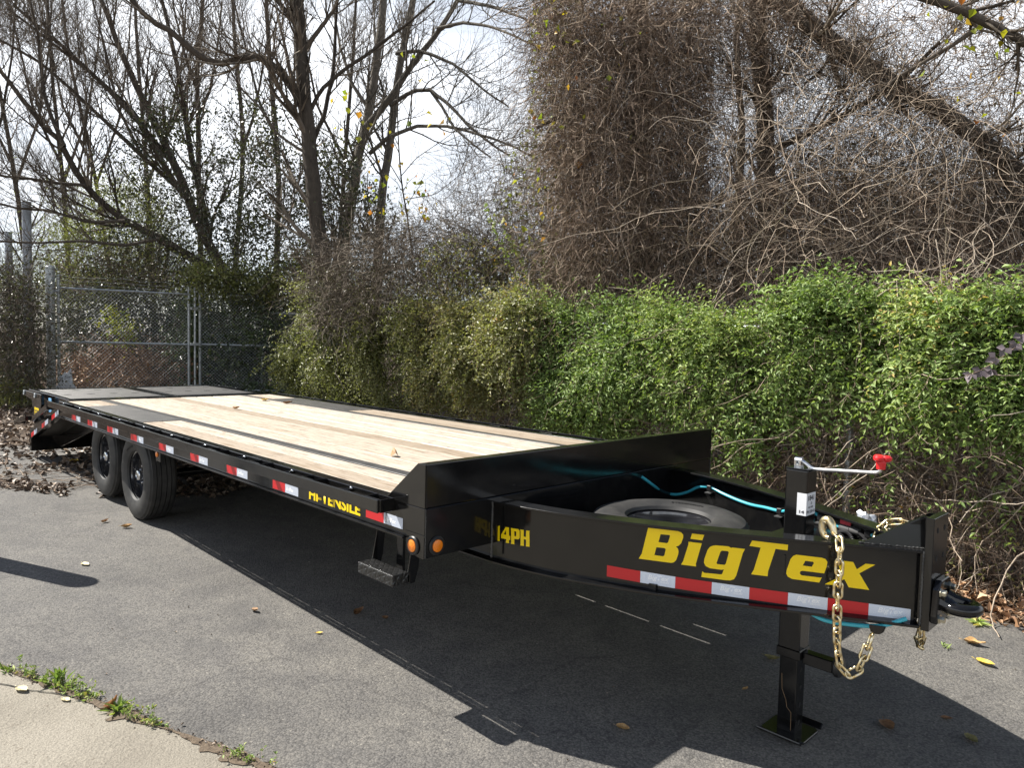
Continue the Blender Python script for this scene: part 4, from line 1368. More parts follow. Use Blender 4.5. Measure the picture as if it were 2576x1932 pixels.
_a = at(127, 740, 15.0); _b = at(408, 740, 16.1); _c = at(432, 740, 16.2); _d = at(640, 740, 16.6)
GZ0 = .36
gl = gate_leaf('left leaf of the galvanised chain-link gate, bare mesh with brown brush behind', (_a[0], _a[1], GZ0), (_b[0], _b[1], GZ0), GZ0, 2.52, 2.80, 1.42)
gr = gate_leaf('right leaf of the galvanised chain-link gate, overgrown with dark ivy', (_c[0], _c[1], GZ0), (_d[0], _d[1], GZ0), GZ0, 2.52, 2.82, 1.42)
_e = at(421, 740, 16.05)
Geo().tube([(_e[0], _e[1], GZ0), (_e[0], _e[1], 2.66)], .024, 8).obj('drop_rod', GALV, gr, 0, True)
for z in (2.2, 1.42, .5):
    Geo().box(_e[0] - .05, _e[0] + .05, _e[1] - .09, _e[1] + .09, z - .03, z + .03).obj('latch', GALV, gr, .004)
_p0 = at(110, 740, 14.9)
gp = thing('gate_post', 'thick galvanised gate post at the left side of the gate', 'post', (_p0[0], _p0[1], .3))
Geo().tube([(_p0[0], _p0[1], .2), (_p0[0], _p0[1], 2.92)], .082, 18).obj('pipe', GALV, gp, 0, True)
Geo().lathe([(.088, 0), (.086, .03), (.05, .06), (0, .07)], (_p0[0], _p0[1], 2.90), (0, 0, 1), 18).obj('cap', GALV, gp, 0, True)
for z in (2.45, 1.1):
    q = at(119, 740, 14.9)
    Geo().tube([(_p0[0], _p0[1], z), (_a[0], _a[1], z)], .03, 8).obj('hinge', GALV, gp, 0, True)
_p1 = at(60, 560, 15.6)
tp = thing('pole', 'tall pale grey-blue painted steel pole left of the gate', 'pole', (_p1[0], _p1[1], .3))
_p1t = at(57, 438, 15.6)
Geo().tube([(_p1[0], _p1[1], .2), (_p1t[0], _p1t[1], _p1t[2])], .088, 18).obj('shaft', POLE, tp, 0, True)
Geo().lathe([(.092, -.05), (.09, .02), (.05, .03), (0, .035)], _p1t, (0, 0, 1), 18).obj('cap', POLE, tp, 0, True)
_p2 = at(21, 560, 17.5); _p2t = at(18, 502, 17.5)
sp2 = thing('pole', 'shorter dull grey pole at the left edge, half lost in twigs', 'pole', (_p2[0], _p2[1], .3))
Geo().tube([(_p2[0], _p2[1], .2), (_p2t[0], _p2t[1], _p2t[2])], .08, 14).obj('shaft', POLE, sp2, 0, True)
Geo().lathe([(.083, -.04), (.08, .015), (0, .025)], _p2t, (0, 0, 1), 14).obj('cap', POLE, sp2, 0, True)
# the steel bollard outside the left edge whose shadow falls across the asphalt
bo = thing('bollard', 'grey steel bollard on the asphalt beyond the left edge, casting the long shadow', 'bollard', (-4.20, -2.49, .02))
Geo().tube([(-4.20, -2.49, -.1), (-4.20, -2.49, 1.75), (-4.20, -2.49, 1.80)], [.10, .10, .085], 18).obj('shaft', GALV, bo, 0, True)
Geo().lathe([(.125, 0), (.12, .02), (.10, .025)], (-4.20, -2.49, .02), (0, 0, 1), 18).obj('base_flange', GALV, bo, 0, True)

# ------------------------------------------------------------------ bare trees on the left
def multi(*ls):
    return list(ls)


bare_tree('leaning_tree', 'leaning multi-stemmed bare tree behind the gate, its lowest limb sweeping left', multi(
    limb([(500, 620), (462, 545), (430, 490), (405, 425), (375, 350), (345, 285), (308, 215), (270, 130), (240, 60), (215, -20)], 17.5, .15, .05, root=True),
    limb([(455, 575), (422, 561), (395, 545), (345, 515), (300, 492), (270, 477), (235, 450), (211, 430), (185, 400), (169, 380), (150, 345), (139, 316), (120, 290), (93, 270), (50, 215), (0, 150)], [17.3, 15.5], .105, .04),
    limb([(455, 540), (440, 460), (430, 400), (415, 350), (400, 250), (385, 150), (365, 60), (345, -20)], 17.8, .085, .04),
    limb([(405, 430), (380, 400), (340, 330), (300, 262), (230, 190), (170, 130), (100, 70), (30, 10)], [17.4, 16.5], .075, .03),
    limb([(375, 350), (330, 300), (280, 230), (200, 160), (110, 90), (20, 20)], [17.5, 17], .055, .025),
    limb([(400, 420), (300, 330), (200, 235), (90, 135), (-10, 80)], [17.4, 16], .06, .025),
    limb([(139, 316), (110, 250), (95, 200), (88, 140), (80, 60), (60, -20)], 15.6, .045, .025),
    limb([(185, 400), (120, 395), (60, 385), (0, 380), (-60, 350)], [15.8, 15], .04, .02),
    limb([(270, 477), (190, 480), (110, 455), (40, 450), (-40, 430)], [16, 15], .04, .02),
    limb([(345, 515), (270, 530), (180, 520), (80, 525), (0, 520)], [16.2, 15], .04, .02),
), m1=12, m2=9, m3=10, l1=(1.0, 2.8), twig_r=.003)

bare_tree('dark_tree', 'big dark upright tree with a limb arching down to the left', multi(
    limb([(702, 600), (690, 520), (681, 450), (673, 380), (666, 300), (661, 240), (655, 170), (650, 90), (642, 0), (634, -60)], 14.6, .185, .125, root=True),
    limb([(669, 285), (655, 235), (628, 182), (602, 152), (577, 129), (550, 119), (512, 127), (478, 135), (452, 132), (425, 118), (395, 88), (370, 68), (330, 45), (290, 10), (270, -30)], [14.6, 13.6], .085, .045),
    limb([(667, 245), (692, 195), (740, 152), (800, 112), (850, 72), (890, 42), (940, 0)], [14.6, 14.2], .045, .02),
    limb([(655, 110), (690, 62), (720, 22), (740, -30)], 14.6, .05, .03),
    limb([(652, 75), (628, 35), (600, 2), (580, -30)], 14.6, .06, .04),
    limb([(675, 300), (700, 250), (720, 150), (725, 60), (730, -30)], [14.7, 15.2], .05, .025),
    limb([(660, 330), (600, 290), (560, 230), (520, 190), (490, 140)], [14.6, 15], .03, .015),
), m1=9, m2=8, m3=8, l1=(.9, 2.4), twig_r=.003)

bare_tree('pale_tree', 'pale twin-stemmed bare tree with a leaning stem and boughs arching to the right', multi(
    limb([(745, 520), (760, 430), (775, 330), (795, 255), (805, 190), (815, 110), (822, 50), (830, -30)], 16.5, .14, .08, root=True),
    limb([(818, 520), (828, 400), (842, 320), (855, 200), (866, 130), (880, 60), (895, -30)], 16.9, .125, .075, root=True),
    limb([(786, 280), (820, 240), (850, 200), (890, 140), (930, 90), (965, 40), (1000, -20)], [16.4, 15.6], .085, .045),
    limb([(846, 225), (890, 195), (930, 194), (970, 225), (1010, 268), (1060, 310), (1100, 335)], [16, 14.5], .05, .018),
    limb([(930, 195), (955, 230), (980, 275), (1020, 310), (1060, 340)], [15.6, 14.6], .035, .015),
    limb([(800, 330), (840, 295), (900, 272), (960, 271), (1000, 280), (1060, 297), (1110, 315), (1160, 345)], [16.5, 14], .05, .015),
    limb([(856, 115), (900, 108), (935, 118), (980, 138), (1020, 172), (1060, 205), (1100, 230)], [16, 14.5], .045, .015),
    limb([(945, 60), (1000, 48), (1060, 56), (1110, 76), (1170, 105)], [15.7, 14], .04, .015),
    limb([(990, 0), (1060, 12), (1130, 38), (1180, 70)], [15.6, 14], .04, .015),
    limb([(800, 240), (760, 180), (735, 100), (720, 20), (715, -30)], [16.5, 17], .045, .02),
), m1=9, m2=7, m3=6, l1=(.8, 2.2), bark=BARK_PALE, twig_r=.0026)

bare_tree('slim_tree', 'slim tree with two straight stems between the leaning tree and the dark tree', multi(
    limb([(598, 560), (603, 400), (598, 300), (588, 200), (580, 100), (574, -30)], 18.5, .085, .05, root=True),
    limb([(510, 540), (522, 400), (525, 300), (518, 200), (508, 100), (500, -30)], 19.5, .08, .045, root=True),
    limb([(522, 330), (545, 260), (560, 190), (575, 100), (590, 10)], 19.5, .04, .02),
    limb([(598, 300), (560, 220), (540, 140), (520, 60), (505, 0)], 18.7, .04, .02),
), m1=11, m2=7, m3=6, l1=(.8, 2.2))
bare_tree('slim_tree', 'slim forked tree seen through the leaning tree, top left', multi(
    limb([(435, 600), (430, 420), (428, 280), (424, 160), (432, 90), (440, -30)], 20, .09, .05, root=True),
    limb([(428, 250), (455, 190), (470, 100), (480, 0)], 20, .045, .02),
    limb([(427, 200), (400, 120), (380, 40), (370, -20)], 20, .045, .02),
), m1=12, m2=7, m3=6, l1=(.8, 2.2))
FAR = ('at the left edge of the picture', 'leaning over the pale pole', 'between the pale pole and the leaning tree', 'crossing behind the lowest limb of the leaning tree', 'straight behind the middle of the leaning tree', 'behind the big dark tree', 'right of the pale twin-stemmed tree')
for i, (px, lean) in enumerate(((-30, -60), (60, -90), (150, -50), (240, -110), (330, -40), (730, 40))):
    t = 22 + 1.4 * (i % 4)
    x1 = px + lean
    bare_tree('far_tree', 'thin bare tree of the far thicket, ' + FAR[i], multi(
        limb([(px, 600), (px + lean * .25, 420), (px + lean * .5, 280), (px + lean * .8, 140), (x1, -40)], t, .09, .04, root=True),
        limb([(px + lean * .3, 400), (px + lean * .3 + 50, 260), (px + lean * .4 + 80, 120), (px + lean * .4 + 90, -20)], t, .05, .02),
        limb([(px + lean * .4, 350), (px + lean * .4 - 60, 230), (px + lean * .4 - 90, 90), (px + lean * .4 - 120, -20)], t, .05, .02),
    ), m1=14, m2=7, m3=5, l1=(1.0, 2.6), l2=(.6, 1.5), group='thin bare trees in the far thicket', twig_r=.0045)

# ------------------------------------------------------------------ evergreen undergrowth at the left
def leafy_mass(name, label, cat, poly, t0, t1, nleaf, size, m, nstem=0, stem_mat=None, aspect=.5, nclump=60, spread=.32, down=.4, group=None, srad=.004, tint_lo=0.0, tint_hi=1.0, stem_len=(.5, 1.4)):
    """leaves in clumps through a volume seen inside a view polygon between two depths"""
    q = poly_pts(poly, nclump)
    tt = rng.uniform(t0, t1, nclump)
    Cc = at(q[:, 0], q[:, 1], tt)
    base = Cc.mean(0)
    root = thing(name, label, cat, (base[0], base[1], float(gz(base[0]))), group)
    idx = rng.integers(0, nclump, nleaf)
    rad = spread * (0.5 + rng.random(nclump))
    off = rng.normal(size=(nleaf, 3)) * rad[idx][:, None] * np.array([1, 1, .8])
    P = Cc[idx] + off
    P[:, 2] = np.maximum(P[:, 2], gz(P[:, 0]) + .02)
    D = rng.normal(size=(nleaf, 3)) + np.array([0, 0, -down])
    ct = rng.uniform(tint_lo, tint_hi, nclump)
    tint = np.clip(ct[idx] * .6 + .4 * rng.random(nleaf), 0, 1)
    b = Bulk().leaves(P, D, size * (.7 + .6 * rng.random(nleaf)), aspect, .3, tint, nrm=unit(off + np.array([0, 0, .15])))
    b.obj('leaves', m, root)
    if nstem:
        q = poly_pts(poly, nstem)
        S0 = at(q[:, 0], q[:, 1], rng.uniform(t0, t1, nstem))
        S0[:, 2] = np.maximum(S0[:, 2], gz(S0[:, 0]) + .05)
        W = walk(S0, rng.normal(size=(nstem, 3)) + np.array([0, 0, .5]), rng.uniform(*stem_len, nstem), 8, .28, (0, 0, -.06))
        Bulk().tubes(W, np.full((nstem, 8), srad) * np.linspace(1.3, .5, 8)[None] * (.5 + rng.random((nstem, 1))), 2).obj('stems', stem_mat or TWIG, root)
    return root


leafy_mass('ivy', 'dark glossy ivy climbing the stems of the leaning tree', 'ivy', [(270, 300), (350, 220), (420, 230), (470, 330), (500, 480), (520, 620), (200, 620), (190, 560), (260, 480)], 15.8, 18.2, 6500, .075, LEAF_DARK, 700, None, .6, 90, .34)
leafy_mass('ivy', 'dark ivy thicket filling the gap between the leaning tree and the big dark tree', 'ivy', [(495, 250), (560, 220), (600, 320), (660, 330), (690, 420), (700, 640), (480, 640), (500, 470)], 15.5, 18, 6800, .075, LEAF_DARK, 700, None, .6, 90, .34)
leafy_mass('evergreen_shrub', 'dull green feathery shrub low behind the gate at the left', 'shrub', [(130, 420), (230, 380), (330, 400), (400, 560), (380, 640), (100, 640), (120, 520)], 17, 19.5, 16000, .11, LEAF_OLIVE, 500, None, .14, 70, .42, tint_lo=0, tint_hi=.45)
leafy_mass('ivy', 'ivy and fine stems clinging to the foot of the pale twin-stemmed tree', 'ivy', [(690, 320), (740, 330), (800, 420), (850, 470), (850, 560), (690, 560)], 14.6, 16.5, 3200, .075, LEAF_DARK, 900, None, .6, 50, .3, srad=.003)
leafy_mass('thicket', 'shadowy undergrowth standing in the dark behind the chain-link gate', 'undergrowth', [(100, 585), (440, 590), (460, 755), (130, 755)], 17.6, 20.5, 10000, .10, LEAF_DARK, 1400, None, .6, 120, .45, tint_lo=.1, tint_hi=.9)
leafy_mass('yellow_green_bush', 'small bush with yellow-green leaves showing through the gate mesh', 'bush', [(228, 660), (262, 680), (290, 720), (282, 760), (245, 720)], 15.6, 16.2, 420, .07, LEAF_YEL, 20, None, .55, 14, .14, tint_lo=0, tint_hi=.3)
leafy_mass('ivy', 'dense ivy bank with pale glinting leaves over the right gate leaf', 'ivy', [(430, 640), (520, 630), (640, 640), (690, 700), (690, 850), (570, 850), (500, 830), (436, 835), (440, 720)], 16.35, 18.2, 20000, .085, LEAF_IVY, 500, None, .62, 110, .26)
leafy_mass('ivy', 'ivy trailing through the upper left mesh of the right gate leaf', 'ivy', [(370, 690), (430, 640), (440, 830), (390, 820)], 16.4, 17.2, 2600, .08, LEAF_IVY, 80, None, .62, 26, .2)
leafy_mass('climbing_shrub', 'bright leafy shrub rising above the right gate leaf', 'shrub', [(400, 575), (470, 565), (520, 590), (600, 600), (640, 545), (690, 545), (700, 640), (560, 640), (430, 640)], 15.6, 16.6, 7000, .075, LEAF_OLIVE, 260, None, .55, 60, .2, tint_lo=.1, tint_hi=.6)
leafy_mass('dead_brush', 'brown dead brush and leaves on the bank behind the left gate leaf', 'brush', [(135, 785), (260, 757), (400, 768), (410, 835), (140, 838)], 16.2, 19, 11000, .085, LEAF_RUST, 700, VINE, .5, 90, .25, down=.2, stem_len=(.3, .8))
leafy_mass('bramble', 'grey brambles and small leaves smothering the fence at the left edge', 'bramble', [(-40, 580), (50, 580), (84, 660), (88, 860), (60, 850), (-40, 870)], 12.6, 14.6, 8000, .05, LEAF_DARK, 2600, TWIG, .5, 120, .3, srad=.0035, tint_lo=.3, tint_hi=1.0)
leafy_mass('dead_vines', 'grey tangle of dead vines hanging over the top of the gate', 'vines', [(80, 545), (400, 560), (405, 625), (120, 625)], 15.3, 16.8, 500, .05, LEAF_DRY, 420, TWIG, .5, 40, .2, srad=.0035, stem_len=(.7, 2.0))
leafy_mass('grass_tuft', 'pale green grass and weeds at the foot of the brambles, far left', 'weeds', [(-30, 845), (40, 845), (75, 862), (20, 872), (-30, 872)], 13.0, 14.2, 1500, .12, LEAF_OLIVE, 0, None, .12, 30, .2, down=-1.2, tint_lo=.4, tint_hi=.9)

# ------------------------------------------------------------------ the vine-smothered trees on the right
def tangle(b, poly, t0, t1, n, ln, k=9, curl=.3, pull=(0, 0, -.25), d0=(0, 0, -.6), rad=(.0022, .005), s=2, tint=None, spread=1.0):
    q = poly_pts(poly, n)
    P0 = at(q[:, 0], q[:, 1], rng.uniform(t0, t1, n))
    W = walk(P0, rng.normal(size=(n, 3)) * spread + np.array(d0), rng.uniform(*ln, n), k, curl, pull)
    W[..., 2] = np.maximum(W[..., 2], gz(W[..., 0]) + .02)
    r = rng.uniform(*rad, n)[:, None] * np.linspace(1.15, .55, k)[None]
    b.tubes(W, r, s, tint)
    return W


# 1: the curtain of brown vines
P_, R_ = limb([(1385, 700), (1390, 560), (1375, 400), (1392, 220), (1380, 60), (1370, -80)], 9.2, .19, .13, root=True)
vt = thing('vine_covered_tree', 'tree trunk wholly wrapped in a curtain of brown dry vines', 'tree', (P_[0][0], P_[0][1], -.03))
tk = Bulk().tubes(P_[None], R_[None], 10)
for pts in ([(1380, 150), (1320, 110), (1250, 100), (1190, 85)], [(1385, 90), (1450, 40), (1520, 0), (1580, -40)], [(1378, 250), (1300, 230), (1230, 240), (1160, 275)]):
    p, r = limb(pts, [9.2, 8.8], .05, .02, 12); tk.tubes(p[None], r[None], 7)
tk.obj('trunk', BARK, vt, False, True)
CUR = [(1245, -40), (1560, -40), (1545, 120), (1530, 320), (1540, 480), (1560, 640), (1500, 690), (1260, 640), (1225, 560), (1240, 400), (1255, 200)]
b = Bulk()
tangle(b, CUR, 8.5, 9.6, 12500, (.5, 1.3), 8, .34, (0, 0, -.16), (0, 0, -.5), (.0018, .0036))
tangle(b, [(1150, -40), (1260, -40), (1260, 360), (1200, 420), (1170, 200)], 8.6, 9.8, 1900, (.4, 1.2), 8, .36, (0, 0, -.12), (0, 0, -.3), (.0022, .0042))
tangle(b, [(1200, 250), (1270, 200), (1270, 640), (1180, 640)], 8.6, 9.8, 1500, (.4, 1.2), 8, .36, (0, 0, -.12), (0, 0, -.3), (.0022, .0042))
tangle(b, [(1290, 0), (1500, 0), (1530, 300), (1520, 640), (1270, 640), (1260, 300)], 8.35, 8.9, 2600, (.6, 1.6), 10, .38, (0, 0, -.22), (0, 0, -.8), (.0020, .0042))
b.obj('vine_curtain', VINE, vt)
lp = poly_pts(CUR, 9500); P0 = at(lp[:, 0], lp[:, 1], rng.uniform(8.45, 9.7, 9500))
Bulk().leaves(P0, rng.normal(size=(9500, 3)) + np.array([0, 0, -.6]), .05 * (.6 + .8 * rng.random(9500)), .5, .3, rng.random(9500) ** 1.4 * .9).obj('dead_leaves', LEAF_DRY, vt)

# thin see-through skirt of twigs and yellow leaves on its left side
b = Bulk()
SK = [(1150, -40), (1260, -40), (1250, 250), (1235, 560), (1120, 560), (1060, 480), (1080, 380), (1140, 250)]
sk = thing('vine_skirt', 'loose see-through tangle of fine vines with a few yellow leaves against the sky', 'vines', at(1170, 560, 9.6))
tangle(b, SK, 9.0, 10.4, 1900, (.4, 1.2), 8, .34, (0, 0, -.12), (0, 0, -.3), (.002, .0038))
tangle(b, [(980, 330), (1130, 320), (1220, 430), (1230, 560), (980, 560), (950, 440)], 10, 12, 1300, (.4, 1.1), 7, .32, (0, 0, -.05), (0, 0, .1), (.0022, .0040))
b.obj('stems', TWIG, sk)
lp = poly_pts(SK, 900); P0 = at(lp[:, 0], lp[:, 1], rng.uniform(9, 10.3, 900))
Bulk().leaves(P0, rng.normal(size=(900, 3)) + np.array([0, 0, -.8]), .06 * (.6 + .8 * rng.random(900)), .7, .3, rng.random(900) * .7).obj('leaves', LEAF_OLIVE, sk)
lp = np.concatenate([poly_pts(SK, 60), poly_pts([(1200, 0), (1420, 0), (1450, 300), (1250, 450)], 30)]); P0 = at(lp[:, 0], lp[:, 1], rng.uniform(8.2, 9.3, 90))
Bulk().leaves(P0, rng.normal(size=(90, 3)) + np.array([0, 0, -1.2]), .075 * (.5 + .8 * rng.random(90)), .85, .2, rng.random(90)).obj('yellow_leaves', LEAF_YEL, sk)

# 2: dark tree behind, limbs leaning right, all hung with twigs
l2 = multi(
    limb([(1668, 690), (1662, 520), (1655, 400), (1650, 250), (1640, 100), (1630, -60)], 9.6, .13, .10, root=True),
    limb([(1640, -30), (1700, 10), (1760, 62), (1850, 132), (1950, 192), (2050, 252), (2130, 312), (2230, 385)], [9.2, 7.6], .12, .075),
    limb([(1960, -20), (2020, 0), (2080, 22), (2150, 56), (2230, 100)], [7.4, 7.0], .05, .04),
    limb([(1655, 330), (1720, 300), (1800, 260), (1880, 215), (1960, 160), (2030, 90)], [9.3, 7.8], .045, .02),
    limb([(2110, 60), (2060, 95), (2000, 130), (1940, 165), (1900, 200)], [7.2, 7.6], .025, .012),
    limb([(2140, 330), (2190, 420), (2220, 520)], [7.8, 7.8], .05, .03),
    limb([(1600, 700), (1590, 500), (1605, 300), (1590, 100), (1600, -40)], 10.5, .06, .04, root=True),
)
rt, P, R, P1, R1 = bare_tree('vine_hung_tree', 'dark tree right of the vine curtain with heavy limbs slanting down to the right', l2, m1=9, m2=6, m3=5, l1=(.5, 1.4), l2=(.3, .8), l3=(.15, .4), twig_r=.0028)
b = Bulk()
tangle(b, [(1540, -40), (1760, -40), (1900, 120), (2230, 330), (2260, 640), (1540, 640)], 8.6, 10.2, 6000, (.4, 1.3), 8, .36, (0, 0, -.1), (0, 0, -.3), (.0018, .0036))
b.obj('vine_tangle', TWIG, rt)
b = Bulk()
tangle(b, [(1550, -40), (1720, -40), (1760, 160), (1640, 230), (1560, 160)], 8.6, 9.8, 1300, (.4, 1.2), 8, .36, (0, 0, -.1), (0, 0, -.3), (.0022, .0045))
tangle(b, [(1640, 200), (1900, 260), (2230, 400), (2260, 640), (1600, 640)], 8.2, 10.2, 5200, (.4, 1.3), 8, .36, (0, 0, -.1), (0, 0, -.3), (.0017, .0034))
tangle(b, [(1560, 380), (2230, 420), (2260, 690), (1540, 700)], 7.6, 10, 7000, (.5, 1.4), 9, .36, (0, 0, -.12), (0, 0, -.2), (.0017, .0036))
tangle(b, [(1700, -40), (2230, -40), (2240, 330), (1980, 250), (1800, 120)], 7.6, 9.2, 1500, (.4, 1.3), 8, .32, (0, 0, -.06), (0, 0, -.1), (.0022, .0040))
# a thick sleeve of vines round the slanting limb
q = P[1][rng.integers(0, P.shape[1], 1500)] + rng.normal(size=(1500, 3)) * .11
W = walk(q, rng.normal(size=(1500, 3)) + np.array([0, 0, -.5]), rng.uniform(.3, .8, 1500), 7, .4, (0, 0, -.1))
b.tubes(W, np.full((1500, 7), .003), 2)
b.obj('brown_vines', VINE, rt)
b = Bulk()
tangle(b, [(1560, 200), (2230, 200), (2240, 640), (1560, 660)], 7.0, 7.9, 420, (.8, 2.2), 12, .28, (0, 0, -.1), (0, 0, .1), (.0022, .0042), 3, rng.uniform(.75, 1.0, 420))
b.obj('pale_runners', VINE, rt)
lp = poly_pts([(1560, -30), (2230, -30), (2240, 600), (1560, 600)], 900); P0 = at(lp[:, 0], lp[:, 1], rng.uniform(7.6, 9.8, 900))
Bulk().leaves(P0, rng.normal(size=(900, 3)) + np.array([0, 0, -1.]), .045 * (.6 + .8 * rng.random(900)), .6, .3, rng.random(900) * .8).obj('dead_leaves', LEAF_DRY, rt)
lp = poly_pts([(1980, -30), (2230, -30), (2230, 330), (2000, 200)], 34); P0 = at(lp[:, 0], lp[:, 1], rng.uniform(6.2, 7.2, 34))
Bulk().leaves(P0, rng.normal(size=(34, 3)) + np.array([0, 0, -1.2]), .07 * (.5 + .8 * rng.random(34)), .85, .2, rng.random(34)).obj('yellow_leaves', LEAF_YEL, rt)
# dark growth behind everything on the right, low
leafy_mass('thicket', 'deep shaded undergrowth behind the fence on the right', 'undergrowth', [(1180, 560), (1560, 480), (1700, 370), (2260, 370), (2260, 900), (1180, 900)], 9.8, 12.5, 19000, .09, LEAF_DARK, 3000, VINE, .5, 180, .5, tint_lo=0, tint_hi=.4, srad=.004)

# climbing vine with yellow leaves in the gap of sky, on a thin dark stem
cv = thing('climbing_vine', 'thin dark vine stem with scattered yellow leaves in the gap of sky', 'vine', at(885, 520, 11.5))
b = Bulk()
for pts, r in (([(892, 560), (880, 470), (868, 400), (862, 330), (858, 250), (862, 180)], .016), ([(870, 400), (840, 350), (800, 300), (760, 230), (720, 190)], .009), ([(866, 380), (900, 340), (960, 300), (1010, 260)], .008), ([(862, 330), (830, 260), (790, 180), (745, 110)], .008), ([(875, 430), (940, 420), (990, 380), (1040, 350)], .008)):
    p, rr = limb(pts, 11.5, r, r * .5, 14); b.tubes(p[None], rr[None], 5)
    p2, r2 = spawn(p[None], rr[None], 14, (.2, .7), (30, 70), 0, 6, .5, .1, .2, .5, .002); b.tubes(p2, r2, 3)
b.obj('stem', BARK, cv, False)
lp = np.concatenate([poly_pts([(700, 190), (760, 180), (900, 330), (960, 400), (920, 520), (800, 420), (720, 290)], 42), poly_pts([(840, 60), (900, 40), (930, 160), (1000, 300), (880, 300)], 10), poly_pts([(780, 380), (950, 380), (940, 480), (800, 480)], 34)])
P0 = at(lp[:, 0], lp[:, 1], rng.uniform(11.0, 12.0, len(lp)))
Bulk().leaves(P0, rng.normal(size=(len(lp), 3)) * .8 + np.array([0, 0, -1.2]), .10 * (.5 + .7 * rng.random(len(lp))), .85, .2, rng.random(len(lp))).obj('leaves', LEAF_YEL, cv)

# ------------------------------------------------------------------ brush and hedges over the fence
def fence_pts(n, x0, x1, z0, z1, out0, out1):
    x = rng.uniform(x0, x1, n); z = rng.uniform(z0, z1, n)
    return np.stack([x, fence_y(x) - rng.uniform(out0, out1, n), z], 1)


def crest(x):
    """height of the growth along the fence"""
    xs = [-10, -8, -6.5, -5.5, -4.6, -3.7, -3.0, -2.3, -1.6, -1.1, -.6, -.15, .25, .65, 1.0, 1.4, 2.5]
    zs = [2.5, 2.55, 2.35, 2.1, 2.05, 2.12, 2.05, 2.06, 1.97, 1.82, 1.80, 2.0, 2.12, 2.04, 1.94, 1.98, 2.0]
    return np.interp(x, xs, zs) - .13 + .07 * wob(np.asarray(x) * 1.1, 2) + .03 * wob(np.asarray(x) * 3.3, 4)


